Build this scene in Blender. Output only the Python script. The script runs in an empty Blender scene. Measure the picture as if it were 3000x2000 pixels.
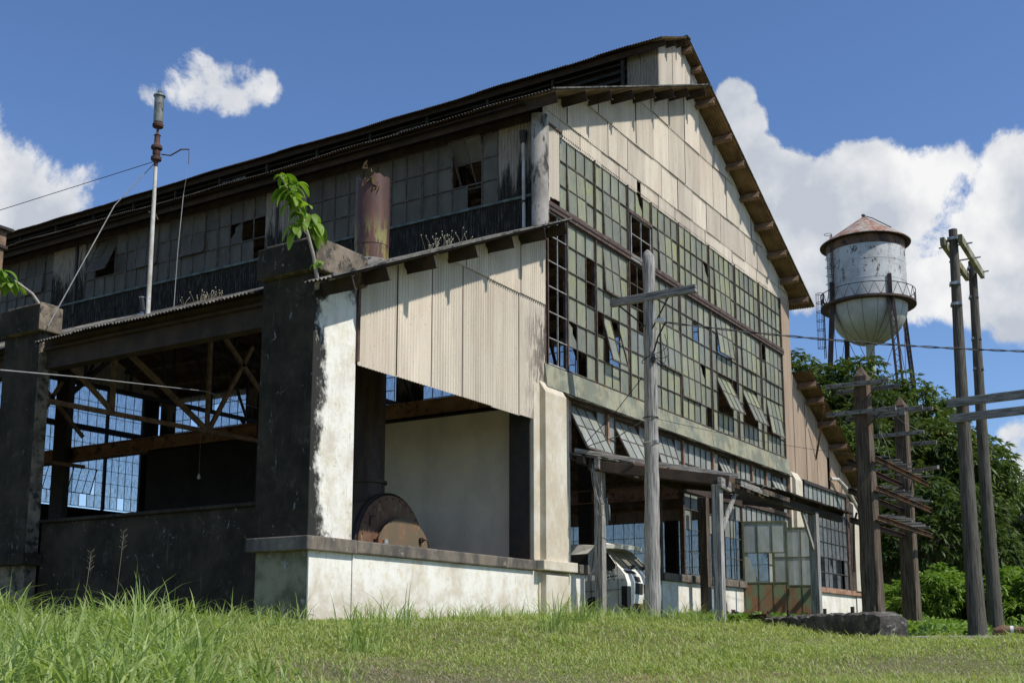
import bpy, bmesh, math, random
import numpy as np
from math import radians as R, sin, cos, pi, sqrt, atan2
from mathutils import Vector, Matrix
random.seed(7); rng = np.random.default_rng(11)
SC = bpy.context.scene
COL = SC.collection

# ------------------------------------------------------------------ camera, sky, sun, exposure
cam = bpy.data.cameras.new('camera'); camo = bpy.data.objects.new('camera', cam); COL.objects.link(camo)
CX, CY = -18.61, -10.88
camo.location = (CX, CY, 0); camo.rotation_euler = (R(90 + 9.425), 0, R(32.0 - 90))
cam.sensor_width = 36; cam.lens = 40.25; cam.shift_y = 0.1037; cam.clip_end = 3000; cam.clip_start = .05
SC.camera = camo
SC.view_settings.view_transform = 'Standard'; SC.view_settings.look = 'None'
SC.view_settings.exposure = 0.0; SC.view_settings.gamma = 1
SUN = Vector((0.04, -1.0, 1.24)).normalized()
sl = bpy.data.lights.new('sun', 'SUN'); sl.energy = 4.55; sl.angle = R(.53); sl.color = (1.0, .965, .90)
so = bpy.data.objects.new('sun', sl); COL.objects.link(so); so.rotation_euler = SUN.to_track_quat('Z', 'Y').to_euler()
W = bpy.data.worlds.new('World'); SC.world = W; W.use_nodes = True


def pdir(x, y):   # direction in which a cloud lies (picture measured in a 2352 px wide print)
    u, v = x * 1.27551, y * 1.27551
    a, p = R(32), R(9.425)
    f = Vector((cos(a) * cos(p), sin(a) * cos(p), sin(p))); r = Vector((sin(a), -cos(a), 0)); up = r.cross(f)
    return (f + r * ((u - 1500) / 3354) - up * ((v - 1311) / 3354)).normalized()


def build_world():
    nt = W.node_tree; N = nt.nodes; L = nt.links; N.clear()
    out = N.new('ShaderNodeOutputWorld'); bg = N.new('ShaderNodeBackground'); L.new(bg.outputs[0], out.inputs[0])
    sky = N.new('ShaderNodeTexSky'); sky.sky_type = 'NISHITA'; sky.sun_disc = False
    sky.sun_elevation = math.asin(SUN.z); sky.sun_rotation = atan2(SUN.x, SUN.y)
    sky.air_density = 1.0; sky.dust_density = .3; sky.ozone_density = 2.5
    bg.inputs[1].default_value = .108
    tc = N.new('ShaderNodeTexCoord')
    blobs = [(60, 430, 120, 1), (150, 450, 95, 1), (0, 490, 130, 1), (-90, 400, 170, 1), (215, 395, 45, .7), (-60, 520, 160, 1),
             (480, 175, 75, .86), (545, 150, 66, .88), (420, 185, 66, .8), (592, 195, 46, .95), (345, 218, 42, .75), (540, 225, 50, .9),
             (1690, 225, 45, .9), (1715, 285, 50, .9), (1735, 370, 60, 1), (1790, 430, 80, 1), (1820, 520, 110, 1), (1900, 600, 120, 1),
             (2000, 430, 100, 1), (2110, 480, 115, 1), (2200, 450, 110, 1), (2300, 430, 110, 1), (2370, 560, 150, 1), (2200, 610, 110, 1),
             (2060, 620, 120, 1), (2430, 450, 130, 1), (1950, 520, 120, 1), (2335, 370, 45, .8), (2250, 540, 130, 1), (2150, 560, 120, 1), (1960, 470, 110, 1), (1880, 480, 90, 1), (2380, 660, 110, 1), (2010, 700, 60, .8), (2250, 680, 80, .8), (2110, 690, 50, .7), (1840, 690, 60, .8), (2450, 640, 150, 1),
             (2330, 1000, 50, .9), (2360, 1080, 80, .9), (2330, 1140, 40, .9), (2085, 15, 34, .3),
             (-700, 300, 300, 1), (3200, 500, 500, 1), (4200, 200, 600, 1), (-1800, 500, 600, 1)]
    acc = None
    for (x, y, r, s) in blobs:
        if 1600 < x < 2500 and y < 760 and s > .6: s = s * 1.5; r = r * .80
        c = pdir(x, y); rr = r * 1.27551 / 3354 * 1.35
        d = N.new('ShaderNodeVectorMath'); d.operation = 'DOT_PRODUCT'; L.new(tc.outputs['Generated'], d.inputs[0]); d.inputs[1].default_value = c
        m = N.new('ShaderNodeMath'); m.operation = 'MULTIPLY_ADD'; L.new(d.outputs['Value'], m.inputs[0])
        k = 2 / rr / rr; m.inputs[1].default_value = k; m.inputs[2].default_value = s - k
        if acc is None: acc = m
        else:
            x_ = N.new('ShaderNodeMath'); x_.operation = 'SMOOTH_MAX'; x_.inputs[2].default_value = .25
            L.new(acc.outputs[0], x_.inputs[0]); L.new(m.outputs[0], x_.inputs[1]); acc = x_
    n1 = N.new('ShaderNodeTexNoise'); n1.inputs['Scale'].default_value = 9; n1.inputs['Detail'].default_value = 9; n1.inputs['Roughness'].default_value = .66
    n1.inputs['Distortion'].default_value = .25
    L.new(tc.outputs['Generated'], n1.inputs['Vector'])
    cl = N.new('ShaderNodeClamp'); cl.inputs[1].default_value = -1.5; cl.inputs[2].default_value = 1.22; L.new(acc.outputs[0], cl.inputs[0])
    a = N.new('ShaderNodeMath'); a.operation = 'MULTIPLY_ADD'; L.new(n1.outputs['Fac'], a.inputs[0]); a.inputs[1].default_value = 3.3; L.new(cl.outputs[0], a.inputs[2])
    mr = N.new('ShaderNodeMapRange'); mr.interpolation_type = 'SMOOTHSTEP'; L.new(a.outputs[0], mr.inputs[0])
    mr.inputs[1].default_value = 2.12; mr.inputs[2].default_value = 2.52
    # cloud tone: sunlit tops and greyer hollows
    n2 = N.new('ShaderNodeTexNoise'); n2.inputs['Scale'].default_value = 10; n2.inputs['Detail'].default_value = 6; n2.inputs['Roughness'].default_value = .55
    mp = N.new('ShaderNodeMapping'); mp.inputs['Location'].default_value = (.03, .05, -.06); L.new(tc.outputs['Generated'], mp.inputs[0]); L.new(mp.outputs[0], n2.inputs['Vector'])
    cr = N.new('ShaderNodeValToRGB'); L.new(n2.outputs['Fac'], cr.inputs[0])
    cr.color_ramp.elements[0].position = .39; cr.color_ramp.elements[0].color = (4.9, 5.3, 6.0, 1)
    cr.color_ramp.elements[1].position = .62; cr.color_ramp.elements[1].color = (8.6, 8.6, 8.6, 1)
    tint = N.new('ShaderNodeMix'); tint.data_type = 'RGBA'; tint.blend_type = 'MULTIPLY'; tint.inputs[0].default_value = 1
    L.new(sky.outputs[0], tint.inputs[6]); tint.inputs[7].default_value = (.90, 1.06, 1.32, 1)
    mx = N.new('ShaderNodeMix'); mx.data_type = 'RGBA'; L.new(mr.outputs[0], mx.inputs[0]); L.new(tint.outputs[2], mx.inputs[6]); L.new(cr.outputs[0], mx.inputs[7])
    L.new(mx.outputs[2], bg.inputs[0])


build_world()

# ------------------------------------------------------------------ materials
MATS = {}


class NT:
    def __init__(s, name):
        m = bpy.data.materials.new(name); m.use_nodes = True; s.m = m; s.N = m.node_tree.nodes; s.L = m.node_tree.links
        s.N.clear(); s.out = s.N.new('ShaderNodeOutputMaterial')
        s.geo = s.N.new('ShaderNodeNewGeometry'); MATS[name] = m

    def bsdf(s, rough=.8, spec=.3, metal=0):
        b = s.N.new('ShaderNodeBsdfPrincipled'); b.inputs['Roughness'].default_value = rough
        b.inputs['Specular IOR Level'].default_value = spec; b.inputs['Metallic'].default_value = metal
        s.L.new(b.outputs[0], s.out.inputs[0]); return b

    def pos(s, scale=(1, 1, 1), loc=(0, 0, 0)):
        mp = s.N.new('ShaderNodeMapping'); mp.inputs['Scale'].default_value = scale; mp.inputs['Location'].default_value = loc
        s.L.new(s.geo.outputs['Position'], mp.inputs[0]); return mp.outputs[0]

    def noise(s, scale=1, detail=5, rough=.6, stretch=(1, 1, 1), dist=0, loc=(0, 0, 0)):
        n = s.N.new('ShaderNodeTexNoise'); n.inputs['Scale'].default_value = scale; n.inputs['Detail'].default_value = detail
        n.inputs['Roughness'].default_value = rough; n.inputs['Distortion'].default_value = dist
        s.L.new(s.pos(stretch, loc), n.inputs['Vector']); return n.outputs['Fac']

    def rng(s, v, a, b, c=0, d=1, smooth=True):
        m = s.N.new('ShaderNodeMapRange'); s.L.new(v, m.inputs[0]); m.clamp = True
        if smooth: m.interpolation_type = 'SMOOTHSTEP'
        for i, x in enumerate((a, b, c, d)): m.inputs[i + 1].default_value = x
        return m.outputs[0]

    def mix(s, f, a, b, mode='MIX'):
        m = s.N.new('ShaderNodeMix'); m.data_type = 'RGBA'; m.blend_type = mode
        for k, v in ((0, f), (6, a), (7, b)):
            if hasattr(v, 'is_output') or isinstance(v, bpy.types.NodeSocket): s.L.new(v, m.inputs[k])
            elif k == 0: m.inputs[0].default_value = v
            else: m.inputs[k].default_value = (v[0], v[1], v[2], 1)
        return m.outputs[2]

    def math(s, op, a, b=0.0):
        m = s.N.new('ShaderNodeMath'); m.operation = op
        for k, v in ((0, a), (1, b)):
            if isinstance(v, bpy.types.NodeSocket): s.L.new(v, m.inputs[k])
            else: m.inputs[k].default_value = v
        return m.outputs[0]

    def tone(s):
        a = s.N.new('ShaderNodeAttribute'); a.attribute_name = 'tone'; return a.outputs['Fac']

    def xyz(s):
        x = s.N.new('ShaderNodeSeparateXYZ'); s.L.new(s.geo.outputs['Position'], x.inputs[0]); return x.outputs

    def bump(s, b, h, strength=.3, dist=.02):
        n = s.N.new('ShaderNodeBump'); n.inputs['Strength'].default_value = strength; n.inputs['Distance'].default_value = dist
        s.L.new(h, n.inputs['Height']); s.L.new(n.outputs[0], b.inputs['Normal'])

    def col(s, b, c): s.L.new(c, b.inputs['Base Color'])


def simple(name, c, c2=None, scale=4, rough=.8, spec=.3, metal=0, stretch=(1, 1, 1), bump=.2, bd=.01, tone=.0, dirt=None, lo=.35, hi=.65, vcol=True):
    t = NT(name); b = t.bsdf(rough, spec, metal)
    n = t.noise(scale, 6, .65, stretch); f = t.rng(n, lo, hi)
    col = t.mix(f, c, c2 if c2 else tuple(x * .6 for x in c))
    if dirt:
        n2 = t.noise(dirt[0], 5, .7, dirt[3] if len(dirt) > 3 else (1, 1, 1), loc=(5, 3, 1)); col = t.mix(t.rng(n2, dirt[2] - .06, dirt[2] + .06), col, dirt[1])
    if tone:
        k = t.rng(t.tone(), 0, 1, 1 - tone, 1 + tone, False)
        cc = t.N.new('ShaderNodeCombineColor'); [t.L.new(k, cc.inputs[i]) for i in range(3)]
        col = t.mix(1.0, col, cc.outputs[0], 'MULTIPLY')
    t.col(b, col)
    if bump: t.bump(b, n, bump, bd)
    return t.m


def m_corr_cream():
    t = NT('corrugated_cream'); b = t.bsdf(.7, .3)
    n = t.noise(1.2, 6, .65, (3, 3, .35)); col = t.mix(t.rng(n, .35, .7), (.72, .63, .50), (.58, .50, .395))
    pk = t.noise(.7, 3, .5); col = t.mix(t.rng(pk, .5, .7, 0, .25), col, (.66, .52, .40))
    k = t.rng(t.tone(), 0, 1, .80, 1.08, False); cc = t.N.new('ShaderNodeCombineColor'); [t.L.new(k, cc.inputs[i]) for i in range(3)]
    col = t.mix(1.0, col, cc.outputs[0], 'MULTIPLY')
    st = t.noise(9, 5, .75, (6, 6, .5)); col = t.mix(t.rng(st, .62, .78, 0, .55), col, (.16, .13, .11))
    sp = t.noise(26, 3, .7); col = t.mix(t.rng(sp, .64, .7, 0, .6), col, (.14, .1, .08))
    rr = t.noise(4, 6, .8, (3, 3, .22), loc=(8, 8, 1)); col = t.mix(t.rng(rr, .57, .72, 0, .55), col, (.34, .22, .13))
    # mould staining on the free edge by the main corner of the aisle and along the foot of the sheets
    X = t.xyz(); e = t.rng(X[0], -1.05, -.1); z = t.rng(X[2], 6.45, 5.9); w = t.noise(6, 5, .7, (4, 4, .45))
    mask = t.math('MULTIPLY', t.math('MULTIPLY', e, z), t.math('MULTIPLY', t.rng(X[0], .05, 0.0), t.rng(w, .42, .55)))
    col = t.mix(t.math('MULTIPLY', mask, .8), col, (.07, .055, .05))
    t.col(b, col); t.bump(b, st, .15, .01)


def m_corr_right():
    t = NT('corrugated_tan'); b = t.bsdf(.75, .25)
    n = t.noise(1.5, 6, .65, (3, 3, .35)); col = t.mix(t.rng(n, .35, .7), (.46, .35, .25), (.36, .26, .18))
    st = t.noise(9, 5, .75, (6, 6, .5)); col = t.mix(t.rng(st, .6, .75, 0, .5), col, (.13, .09, .07))
    t.col(b, col); t.bump(b, st, .15, .01)


def m_corr_soot():
    t = NT('corrugated_mouldy'); b = t.bsdf(.85, .2)
    n = t.noise(1.0, 6, .7, (3.5, 3.5, .45)); n2 = t.noise(7, 5, .75, (7, 7, .5)); X = t.xyz()
    g = t.mix(t.rng(n2, .35, .7), (.42, .34, .25), (.19, .16, .125))
    # mould climbs from the foot of each panel
    h = t.math('ADD', t.rng(X[2], 8.55, 9.9, .30, -.08, False), t.math('SUBTRACT', n, .5)); h = t.math('ADD', h, t.math('MULTIPLY', t.math('SUBTRACT', n2, .5), .5))
    col = t.mix(t.rng(h, .0, .14), g, t.mix(t.rng(n2, .5, .66), (.026, .021, .015), (.15, .13, .10)))
    t.col(b, col); t.bump(b, n2, .15, .01)


def m_glass(name, base, base2, algae, transp, spec=.5, alg=.5):
    t = NT(name); b = t.bsdf(.28, spec)
    n = t.noise(2.2, 6, .7, (2.2, 2.2, .8)); n2 = t.noise(9, 6, .75, (3.5, 3.5, .55), loc=(3, 7, 2))
    col = t.mix(t.rng(n, .35, .68), base, base2)
    tn = t.tone(); nl = t.noise(.55, 4, .6, loc=(2, 9, 4)); am = t.math('MULTIPLY', t.math('MULTIPLY', t.rng(n2, .40, .62), t.rng(nl, .34, .56, .2, 1)), t.rng(tn, .1, .9, .35, 1))
    col = t.mix(t.math('MULTIPLY', am, alg), col, algae)
    k = t.rng(tn, 0, 1, .78, 1.18, False); cc = t.N.new('ShaderNodeCombineColor'); [t.L.new(k, cc.inputs[i]) for i in range(3)]
    col = t.mix(1.0, col, cc.outputs[0], 'MULTIPLY')
    sp = t.noise(30, 3, .8); col = t.mix(t.rng(sp, .66, .72, 0, .7), col, (.55, .55, .5))
    t.col(b, col); t.L.new(t.rng(n2, .3, .7, .18, .6), b.inputs['Roughness'])
    tr = t.N.new('ShaderNodeBsdfTranslucent'); t.L.new(t.mix(.6, col, (.72, .78, .85)), tr.inputs[0])
    tp = t.N.new('ShaderNodeBsdfTransparent'); tp.inputs[0].default_value = (.9, .93, .95, 1)
    m1 = t.N.new('ShaderNodeMixShader'); m1.inputs[0].default_value = .3; t.L.new(b.outputs[0], m1.inputs[1]); t.L.new(tr.outputs[0], m1.inputs[2])
    m2 = t.N.new('ShaderNodeMixShader'); t.L.new(t.rng(n2, .35, .65, transp, transp * .35), m2.inputs[0]); t.L.new(m1.outputs[0], m2.inputs[1]); t.L.new(tp.outputs[0], m2.inputs[2])
    t.L.new(m2.outputs[0], t.out.inputs[0])


def cracks(t, scale=1.3, w=.012):
    v = t.N.new('ShaderNodeTexVoronoi'); v.feature = 'DISTANCE_TO_EDGE'; v.inputs['Scale'].default_value = scale
    mp = t.N.new('ShaderNodeMapping'); t.L.new(t.geo.outputs['Position'], mp.inputs[0])
    n = t.N.new('ShaderNodeTexNoise'); n.inputs['Scale'].default_value = 2.5; n.inputs['Detail'].default_value = 5; t.L.new(t.geo.outputs['Position'], n.inputs['Vector'])
    va = t.N.new('ShaderNodeVectorMath'); va.operation = 'MULTIPLY_ADD'; t.L.new(n.outputs['Color'], va.inputs[0]); va.inputs[1].default_value = (.9, .9, .9); t.L.new(mp.outputs[0], va.inputs[2])
    t.L.new(va.outputs[0], v.inputs['Vector']); return t.rng(v.outputs['Distance'], 0, w, 1, 0)


def m_mould_shade():
    t = NT('concrete_mould_shade'); b = t.bsdf(.9, .2)  # black mould, with the shade of the left side put into its colour
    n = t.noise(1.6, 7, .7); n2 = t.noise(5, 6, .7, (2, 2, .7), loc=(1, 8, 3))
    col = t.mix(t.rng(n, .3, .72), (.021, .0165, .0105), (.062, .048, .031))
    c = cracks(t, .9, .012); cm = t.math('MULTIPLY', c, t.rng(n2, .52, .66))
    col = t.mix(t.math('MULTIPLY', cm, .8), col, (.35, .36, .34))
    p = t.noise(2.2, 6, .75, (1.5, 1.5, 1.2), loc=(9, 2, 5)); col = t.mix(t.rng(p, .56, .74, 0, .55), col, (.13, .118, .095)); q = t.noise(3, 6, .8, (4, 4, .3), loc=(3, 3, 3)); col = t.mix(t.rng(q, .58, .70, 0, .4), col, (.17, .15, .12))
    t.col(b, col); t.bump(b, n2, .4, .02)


def m_plaster(name, dark=.0, tan=.5, black=.62):
    t = NT(name); b = t.bsdf(.9, .2)
    n = t.noise(1.4, 7, .7, (1.3, 1.3, .9)); n2 = t.noise(4.5, 7, .75, loc=(3, 1, 7)); n3 = t.noise(2.0, 6, .7, (3, 3, .5), loc=(7, 5, 2))
    col = t.mix(t.rng(n, .5 - .2 * tan, .75 - .2 * tan), (.78 - dark, .745 - dark, .655 - dark), (.56 - dark, .49 - dark, .385 - dark))
    col = t.mix(t.rng(n2, .5, .62, 0, .35), col, (.62, .53, .32))
    Zp = t.xyz()[2]; col = t.mix(t.math('MULTIPLY', t.rng(Zp, 1.0, .3), t.rng(n2, .38, .6, .2, .8)), col, (.50, .43, .34))
    dr = t.noise(5, 6, .8, (5, 5, .25), loc=(1, 4, 2)); col = t.mix(t.math('MULTIPLY', t.rng(dr, .56, .66), t.rng(Zp, .7, 1.25, .1, .7)), col, (.30, .27, .21))
    col = t.mix(t.rng(n3, black, black + .12, 0, .8), col, (.10, .095, .085))
    c = cracks(t, 1.1, .008); col = t.mix(t.math('MULTIPLY', c, t.rng(n2, .5, .62, 0, .6)), col, (.12, .1, .08))
    sp = t.noise(22, 4, .8); col = t.mix(t.rng(sp, .62, .7, 0, .5), col, (.3, .26, .2))
    return t, b, col, n2


def m_all():
    m_corr_cream(); m_corr_right(); m_corr_soot(); m_mould_shade()
    m_glass('glass_algae', (.27, .295, .255), (.40, .41, .31), (.43, .425, .12), .12, alg=.85)
    m_glass('glass_shaded_side', (.125, .108, .075), (.22, .19, .135), (.07, .065, .04), .2, .22)  # same glass as the front, its shade put into darker colours
    m_glass('glass_lower', (.50, .53, .51), (.34, .37, .30), (.30, .27, .14), .12, .5, .6)
    m_glass('glass_dim', (.16, .18, .18), (.22, .23, .2), (.2, .2, .12), .3, .5, .3)
    m_glass('glass_clear_dusty', (.30, .33, .34), (.38, .40, .38), (.30, .30, .2), .75, .5, .3)
    t, b, col, n = m_plaster('plaster_white', -.03, .4, .70); t.col(b, col); t.bump(b, n, .35, .02)
    t, b, col, n = m_plaster('plaster_cream_pier', .08, .75, .7); t.col(b, t.mix(.35, col, (.62, .54, .40))); t.bump(b, n, .25, .02)
    # corner pillar: black mould creeping round its left edge, from the foot and under the roof
    t, b, col, n = m_plaster('plaster_corner_pillar', -.03, .35, .68)
    X = t.xyz(); w = t.noise(1.8, 7, .7, (1, 1, .6), loc=(2, 2, 2))
    w2 = t.noise(7, 6, .8, (1, 1, .6), loc=(6, 1, 2)); h = t.math('ADD', t.rng(X[0], -6.56, -6.0, .22, -.3, False), t.math('ADD', t.math('MULTIPLY', t.math('SUBTRACT', w, .48), 1.3), t.math('MULTIPLY', t.math('SUBTRACT', w2, .5), .7))); h = t.math('ADD', h, t.rng(X[2], 1.4, 2.2, .22, 0)); h = t.math('ADD', h, t.rng(X[2], 4.7, 5.1, 0, .3))
    h = t.math('MULTIPLY', t.rng(h, -.02, .22), t.rng(X[2], 1.38, 1.42)); col = t.mix(h, col, (.03, .029, .026)); t.col(b, col); t.bump(b, n, .5, .03)
    simple('concrete_ledge', (.20, .165, .125), (.08, .07, .06), 3.5, stretch=(1, 1, .4), bump=.5, bd=.03, dirt=(9, (.30, .26, .2), .64))
    simple('concrete_grey_brown', (.24, .19, .135), (.085, .068, .048), 3, bump=.4, bd=.02, dirt=(6, (.03, .03, .027), .56))
    simple('concrete_mossy', (.30, .27, .17), (.12, .115, .065), 2.2, bump=.4, bd=.02, dirt=(3, (.35, .38, .36), .6))
    simple('interior_whitewash', (.82, .70, .53), (.68, .59, .46), 1.2, stretch=(1, 1, .8), bump=.05, dirt=(11, (.22, .2, .17), .7, (1, 1, .4)))
    simple('concrete_flashing', (.42, .38, .33), (.20, .18, .155), 2.5, stretch=(1, 1, .5), dirt=(3, (.05, .045, .04), .56, (2, 2, .6)))
    simple('interior_soot_shade', (.035, .028, .022), (.015, .013, .011), 1.5)
    simple('floor_concrete', (.34, .30, .24), (.20, .18, .15), 1.5, bump=.1)
    simple('roof_sheet_weathered', (.19, .175, .15), (.08, .074, .06), 3, stretch=(1, 1, 1), bump=.2, tone=.25, dirt=(5, (.022, .022, .02), .55))
    simple('roof_sheet_black', (.022, .020, .017), (.05, .046, .04), 3, bump=.1, tone=.2)
    simple('roof_underside_rust', (.26, .17, .085), (.13, .08, .042), 2.5, stretch=(1, 1, 1), bump=.1, tone=.2)
    simple('purlin_brown', (.065, .043, .03), (.034, .024, .018), 3, bump=.1)
    simple('purlin_tan', (.26, .17, .105), (.15, .095, .06), 3, bump=.1)
    simple('steel_brown', (.11, .068, .05), (.06, .038, .03), 5, rough=.7, dirt=(7, (.2, .16, .13), .62, (1, 1, 1)))
    simple('steel_truss_brown', (.34, .22, .135), (.18, .115, .07), 6, rough=.8)
    simple('steel_salmon', (.42, .245, .16), (.28, .15, .095), 2.5, dirt=(5, (.09, .06, .05), .58))
    simple('steel_dark', (.03, .026, .022), (.05, .036, .026), 5, rough=.6)
    simple('muntin', (.16, .13, .105), (.07, .055, .042), 8, rough=.7)
    simple('muntin_white', (.45, .44, .42), (.25, .235, .22), 8, rough=.7)
    simple('sill_flashing', (.17, .20, .16), (.08, .09, .075), 4)
    simple('louvre_black', (.028, .024, .017), (.06, .05, .036), 4)
    t = NT('panel_patina'); b = t.bsdf(.75, .3)
    n = t.noise(1.3, 7, .7); n2 = t.noise(2.4, 6, .75, (4, 4, .35)); n3 = t.noise(16, 5, .75)
    col = t.mix(t.rng(n, .42, .58), (.31, .30, .205), (.17, .185, .14)); col = t.mix(t.rng(n2, .53, .64, 0, .75), col, (.24, .15, .06)); col = t.mix(t.rng(t.noise(1.1, 6, .75, (3, 3, .5), loc=(5, 5, 5)), .56, .68, 0, .7), col, (.06, .065, .06)); col = t.mix(t.rng(n3, .62, .7, 0, .6), col, (.34, .36, .28))
    t.col(b, col); t.bump(b, n3, .3, .01)
    t = NT('door_panel'); b = t.bsdf(.7, .3)
    n = t.noise(2.0, 7, .7, (1.5, 1.5, .8)); n2 = t.noise(20, 4, .8); X = t.xyz(); h = t.math('ADD', n, t.rng(X[2], 1.6, .3, 0, .08))
    col = t.mix(t.rng(h, .46, .58), (.15, .19, .10), (.24, .12, .055)); col = t.mix(t.rng(n2, .64, .7, 0, .5), col, (.3, .34, .24)); t.col(b, col)
    simple('door_frame_green', (.14, .155, .075), (.085, .085, .04), 5)
    t = NT('rust_boiler'); b = t.bsdf(.75, .3)
    n = t.noise(2.5, 7, .7); n2 = t.noise(8, 6, .75, (1, 1, .4)); col = t.mix(t.rng(n, .35, .65), (.13, .055, .038), (.18, .115, .06)); col = t.mix(t.rng(n2, .56, .7, 0, .8), col, (.33, .26, .14))
    col = t.mix(t.rng(t.noise(5, 5, .7, loc=(4, 4, 4)), .6, .7, 0, .6), col, (.06, .045, .04)); t.col(b, col); t.bump(b, n2, .2, .01)
    t = NT('rust_boiler_door'); b = t.bsdf(.75, .3)
    n = t.noise(3.2, 7, .7, (1, 1, .8)); n2 = t.noise(12, 5, .75, (1, 1, .5)); col = t.mix(t.rng(n, .35, .65), (.18, .11, .06), (.13, .105, .065)); col = t.mix(t.rng(n2, .6, .7, 0, .8), col, (.42, .33, .17)); t.col(b, col); t.bump(b, n2, .2, .01)
    t = NT('rust_stack'); b = t.bsdf(.6, .35)
    n = t.noise(2.2, 6, .7, (2.2, 2.2, .5)); n2 = t.noise(2.5, 6, .7, (3, 3, .6), loc=(2, 0, 5)); X = t.xyz()
    col = t.mix(t.rng(n, .35, .65), (.15, .062, .044), (.075, .043, .034)); g = t.math('MULTIPLY', t.rng(n2, .46, .56), t.rng(X[2], 7.9, 7.3))
    col = t.mix(g, col, (.25, .22, .07)); col = t.mix(t.rng(X[2], 6.7, 6.4, 0, .9), col, (.035, .02, .016)); t.col(b, col); t.bump(b, n, .1, .01)
    t = NT('wood_weathered'); b = t.bsdf(.9, .2)
    n = t.noise(3.5, 7, .7, (9, 9, .45)); n1 = t.noise(1.2, 4, .6)
    col = t.mix(t.rng(n, .34, .62), (.10, .092, .082), (.42, .395, .36)); col = t.mix(t.rng(n1, .45, .7, 0, .5), col, (.22, .20, .18)); t.col(b, col); t.bump(b, n, .7, .02)
    t = NT('wood_weathered_horizontal'); b = t.bsdf(.9, .2)
    n = t.noise(3.5, 7, .7, (.8, .8, 12)); col = t.mix(t.rng(n, .34, .62), (.08, .072, .062), (.33, .31, .28)); t.col(b, col); t.bump(b, n, .6, .02)
    t = NT('timber_dark'); b = t.bsdf(.88, .2)
    n = t.noise(4, 7, .72, (8, 8, .35)); n1 = t.noise(.8, 4, .6); col = t.mix(t.rng(n, .38, .62), (.05, .036, .026), (.17, .13, .095)); col = t.mix(t.rng(n1, .55, .7, 0, .5), col, (.16, .08, .045)); t.col(b, col); t.bump(b, n, .8, .02)
    t = NT('timber_pole_grey'); b = t.bsdf(.88, .2)
    n = t.noise(6, 7, .72, (8, 8, .3)); n1 = t.noise(.7, 4, .6, (1, 1, .5)); col = t.mix(t.rng(n, .36, .64), (.045, .04, .034), (.15, .135, .11)); col = t.mix(t.rng(n1, .5, .7, 0, .5), col, (.03, .028, .025)); t.col(b, col); t.bump(b, n, .6, .02)
    simple('van_paint', (.86, .83, .73), (.74, .71, .62), 2.5, rough=.45, spec=.4, bump=.02, dirt=(6, (.27, .25, .2), .62))
    simple('van_glass', (.02, .022, .022), (.03, .03, .028), 3, rough=.15, spec=.6, bump=0)
    simple('van_windscreen', (.24, .22, .16), (.15, .14, .10), 3, rough=.35, spec=.5, bump=0)
    simple('black_plastic', (.015, .015, .015), (.03, .03, .028), 6, rough=.6)
    simple('rubber', (.02, .02, .02), (.03, .03, .03), 6, rough=.9)
    simple('lamp_glass', (.4, .33, .25), (.6, .55, .5), 9, rough=.2)
    t = NT('tower_silver'); b = t.bsdf(.6, .3, .05)
    n = t.noise(.55, 6, .7, (1, 1, .8)); n2 = t.noise(1.8, 8, .8, (1, 1, .6), loc=(3, 0, 9)); X = t.xyz(); col = t.mix(t.rng(n, .35, .65), (.56, .56, .54), (.40, .40, .385))
    col = t.mix(t.math('MULTIPLY', t.rng(n2, .55, .59), t.rng(X[2], 33.5, 35)), col, (.09, .06, .045)); col = t.mix(t.rng(X[2], 32.5, 29, 0, .6), col, (.30, .32, .18)); t.col(b, col)
    simple('tower_rust', (.20, .11, .07), (.11, .07, .05), .8, dirt=(1.2, (.05, .035, .03), .55))
    simple('tower_roof_rust', (.27, .13, .08), (.34, .29, .24), .9, dirt=(2.5, (.5, .46, .42), .6), lo=.45, hi=.58)
    simple('tower_steel', (.05, .038, .032), (.09, .055, .042), 1.5)
    simple('galvanised', (.45, .46, .46), (.3, .3, .3), 8, rough=.5, metal=.4)
    simple('pole_white_paint', (.62, .59, .52), (.42, .36, .28), 6, stretch=(1, 1, .5), dirt=(9, (.2, .1, .06), .66))
    simple('whistle_brass', (.16, .17, .14), (.30, .31, .29), 6, rough=.45, metal=.3, dirt=(5, (.07, .05, .04), .6))
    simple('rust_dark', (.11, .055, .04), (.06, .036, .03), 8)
    simple('rust_bright', (.21, .095, .045), (.06, .04, .03), 3, lo=.42, hi=.56)
    simple('cable_black', (.012, .012, .012), (.02, .02, .02), 6, rough=.5)
    simple('cable_pale', (.34, .33, .31), (.26, .25, .23), 6)
    simple('porcelain', (.75, .75, .70), (.65, .64, .6), 6, rough=.2, spec=.5)
    simple('rubble_black', (.125, .11, .092), (.04, .036, .031), 3.5, bump=1.0, bd=.06, dirt=(7, (.27, .24, .2), .6))
    simple('moss_litter', (.17, .10, .035), (.09, .07, .03), 8, bump=.5, bd=.02)
    for nm, a, b_, tr in (('leaf_mango', (.06, .10, .024), (.15, .20, .055), .2), ('leaf_mango_dark', (.05, .08, .022), (.09, .125, .035), .22), ('leaf_bush', (.10, .19, .025), (.22, .32, .055), .28),
                          ('leaf_bright', (.11, .20, .018), (.22, .33, .045), .4), ('grass_short', (.25, .325, .07), (.46, .48, .19), .35), ('grass_tall', (.18, .27, .052), (.40, .46, .18), .38), ('grass_dry', (.34, .29, .2), (.22, .19, .12), .2)):
        t = NT(nm); b = t.bsdf(.45 if 'mango' in nm else .55, .4)
        n = t.noise(.9, 3, .6); f = t.math('ADD', t.math('MULTIPLY', t.tone(), .75), t.math('MULTIPLY', t.math('SUBTRACT', n, .25), .5))
        col = t.mix(t.rng(f, 0.1, .95, 0, 1, False), a, b_)
        if nm == 'leaf_mango': col = t.mix(t.rng(t.tone(), .965, .99, 0, .7), col, (.20, .10, .035))
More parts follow.
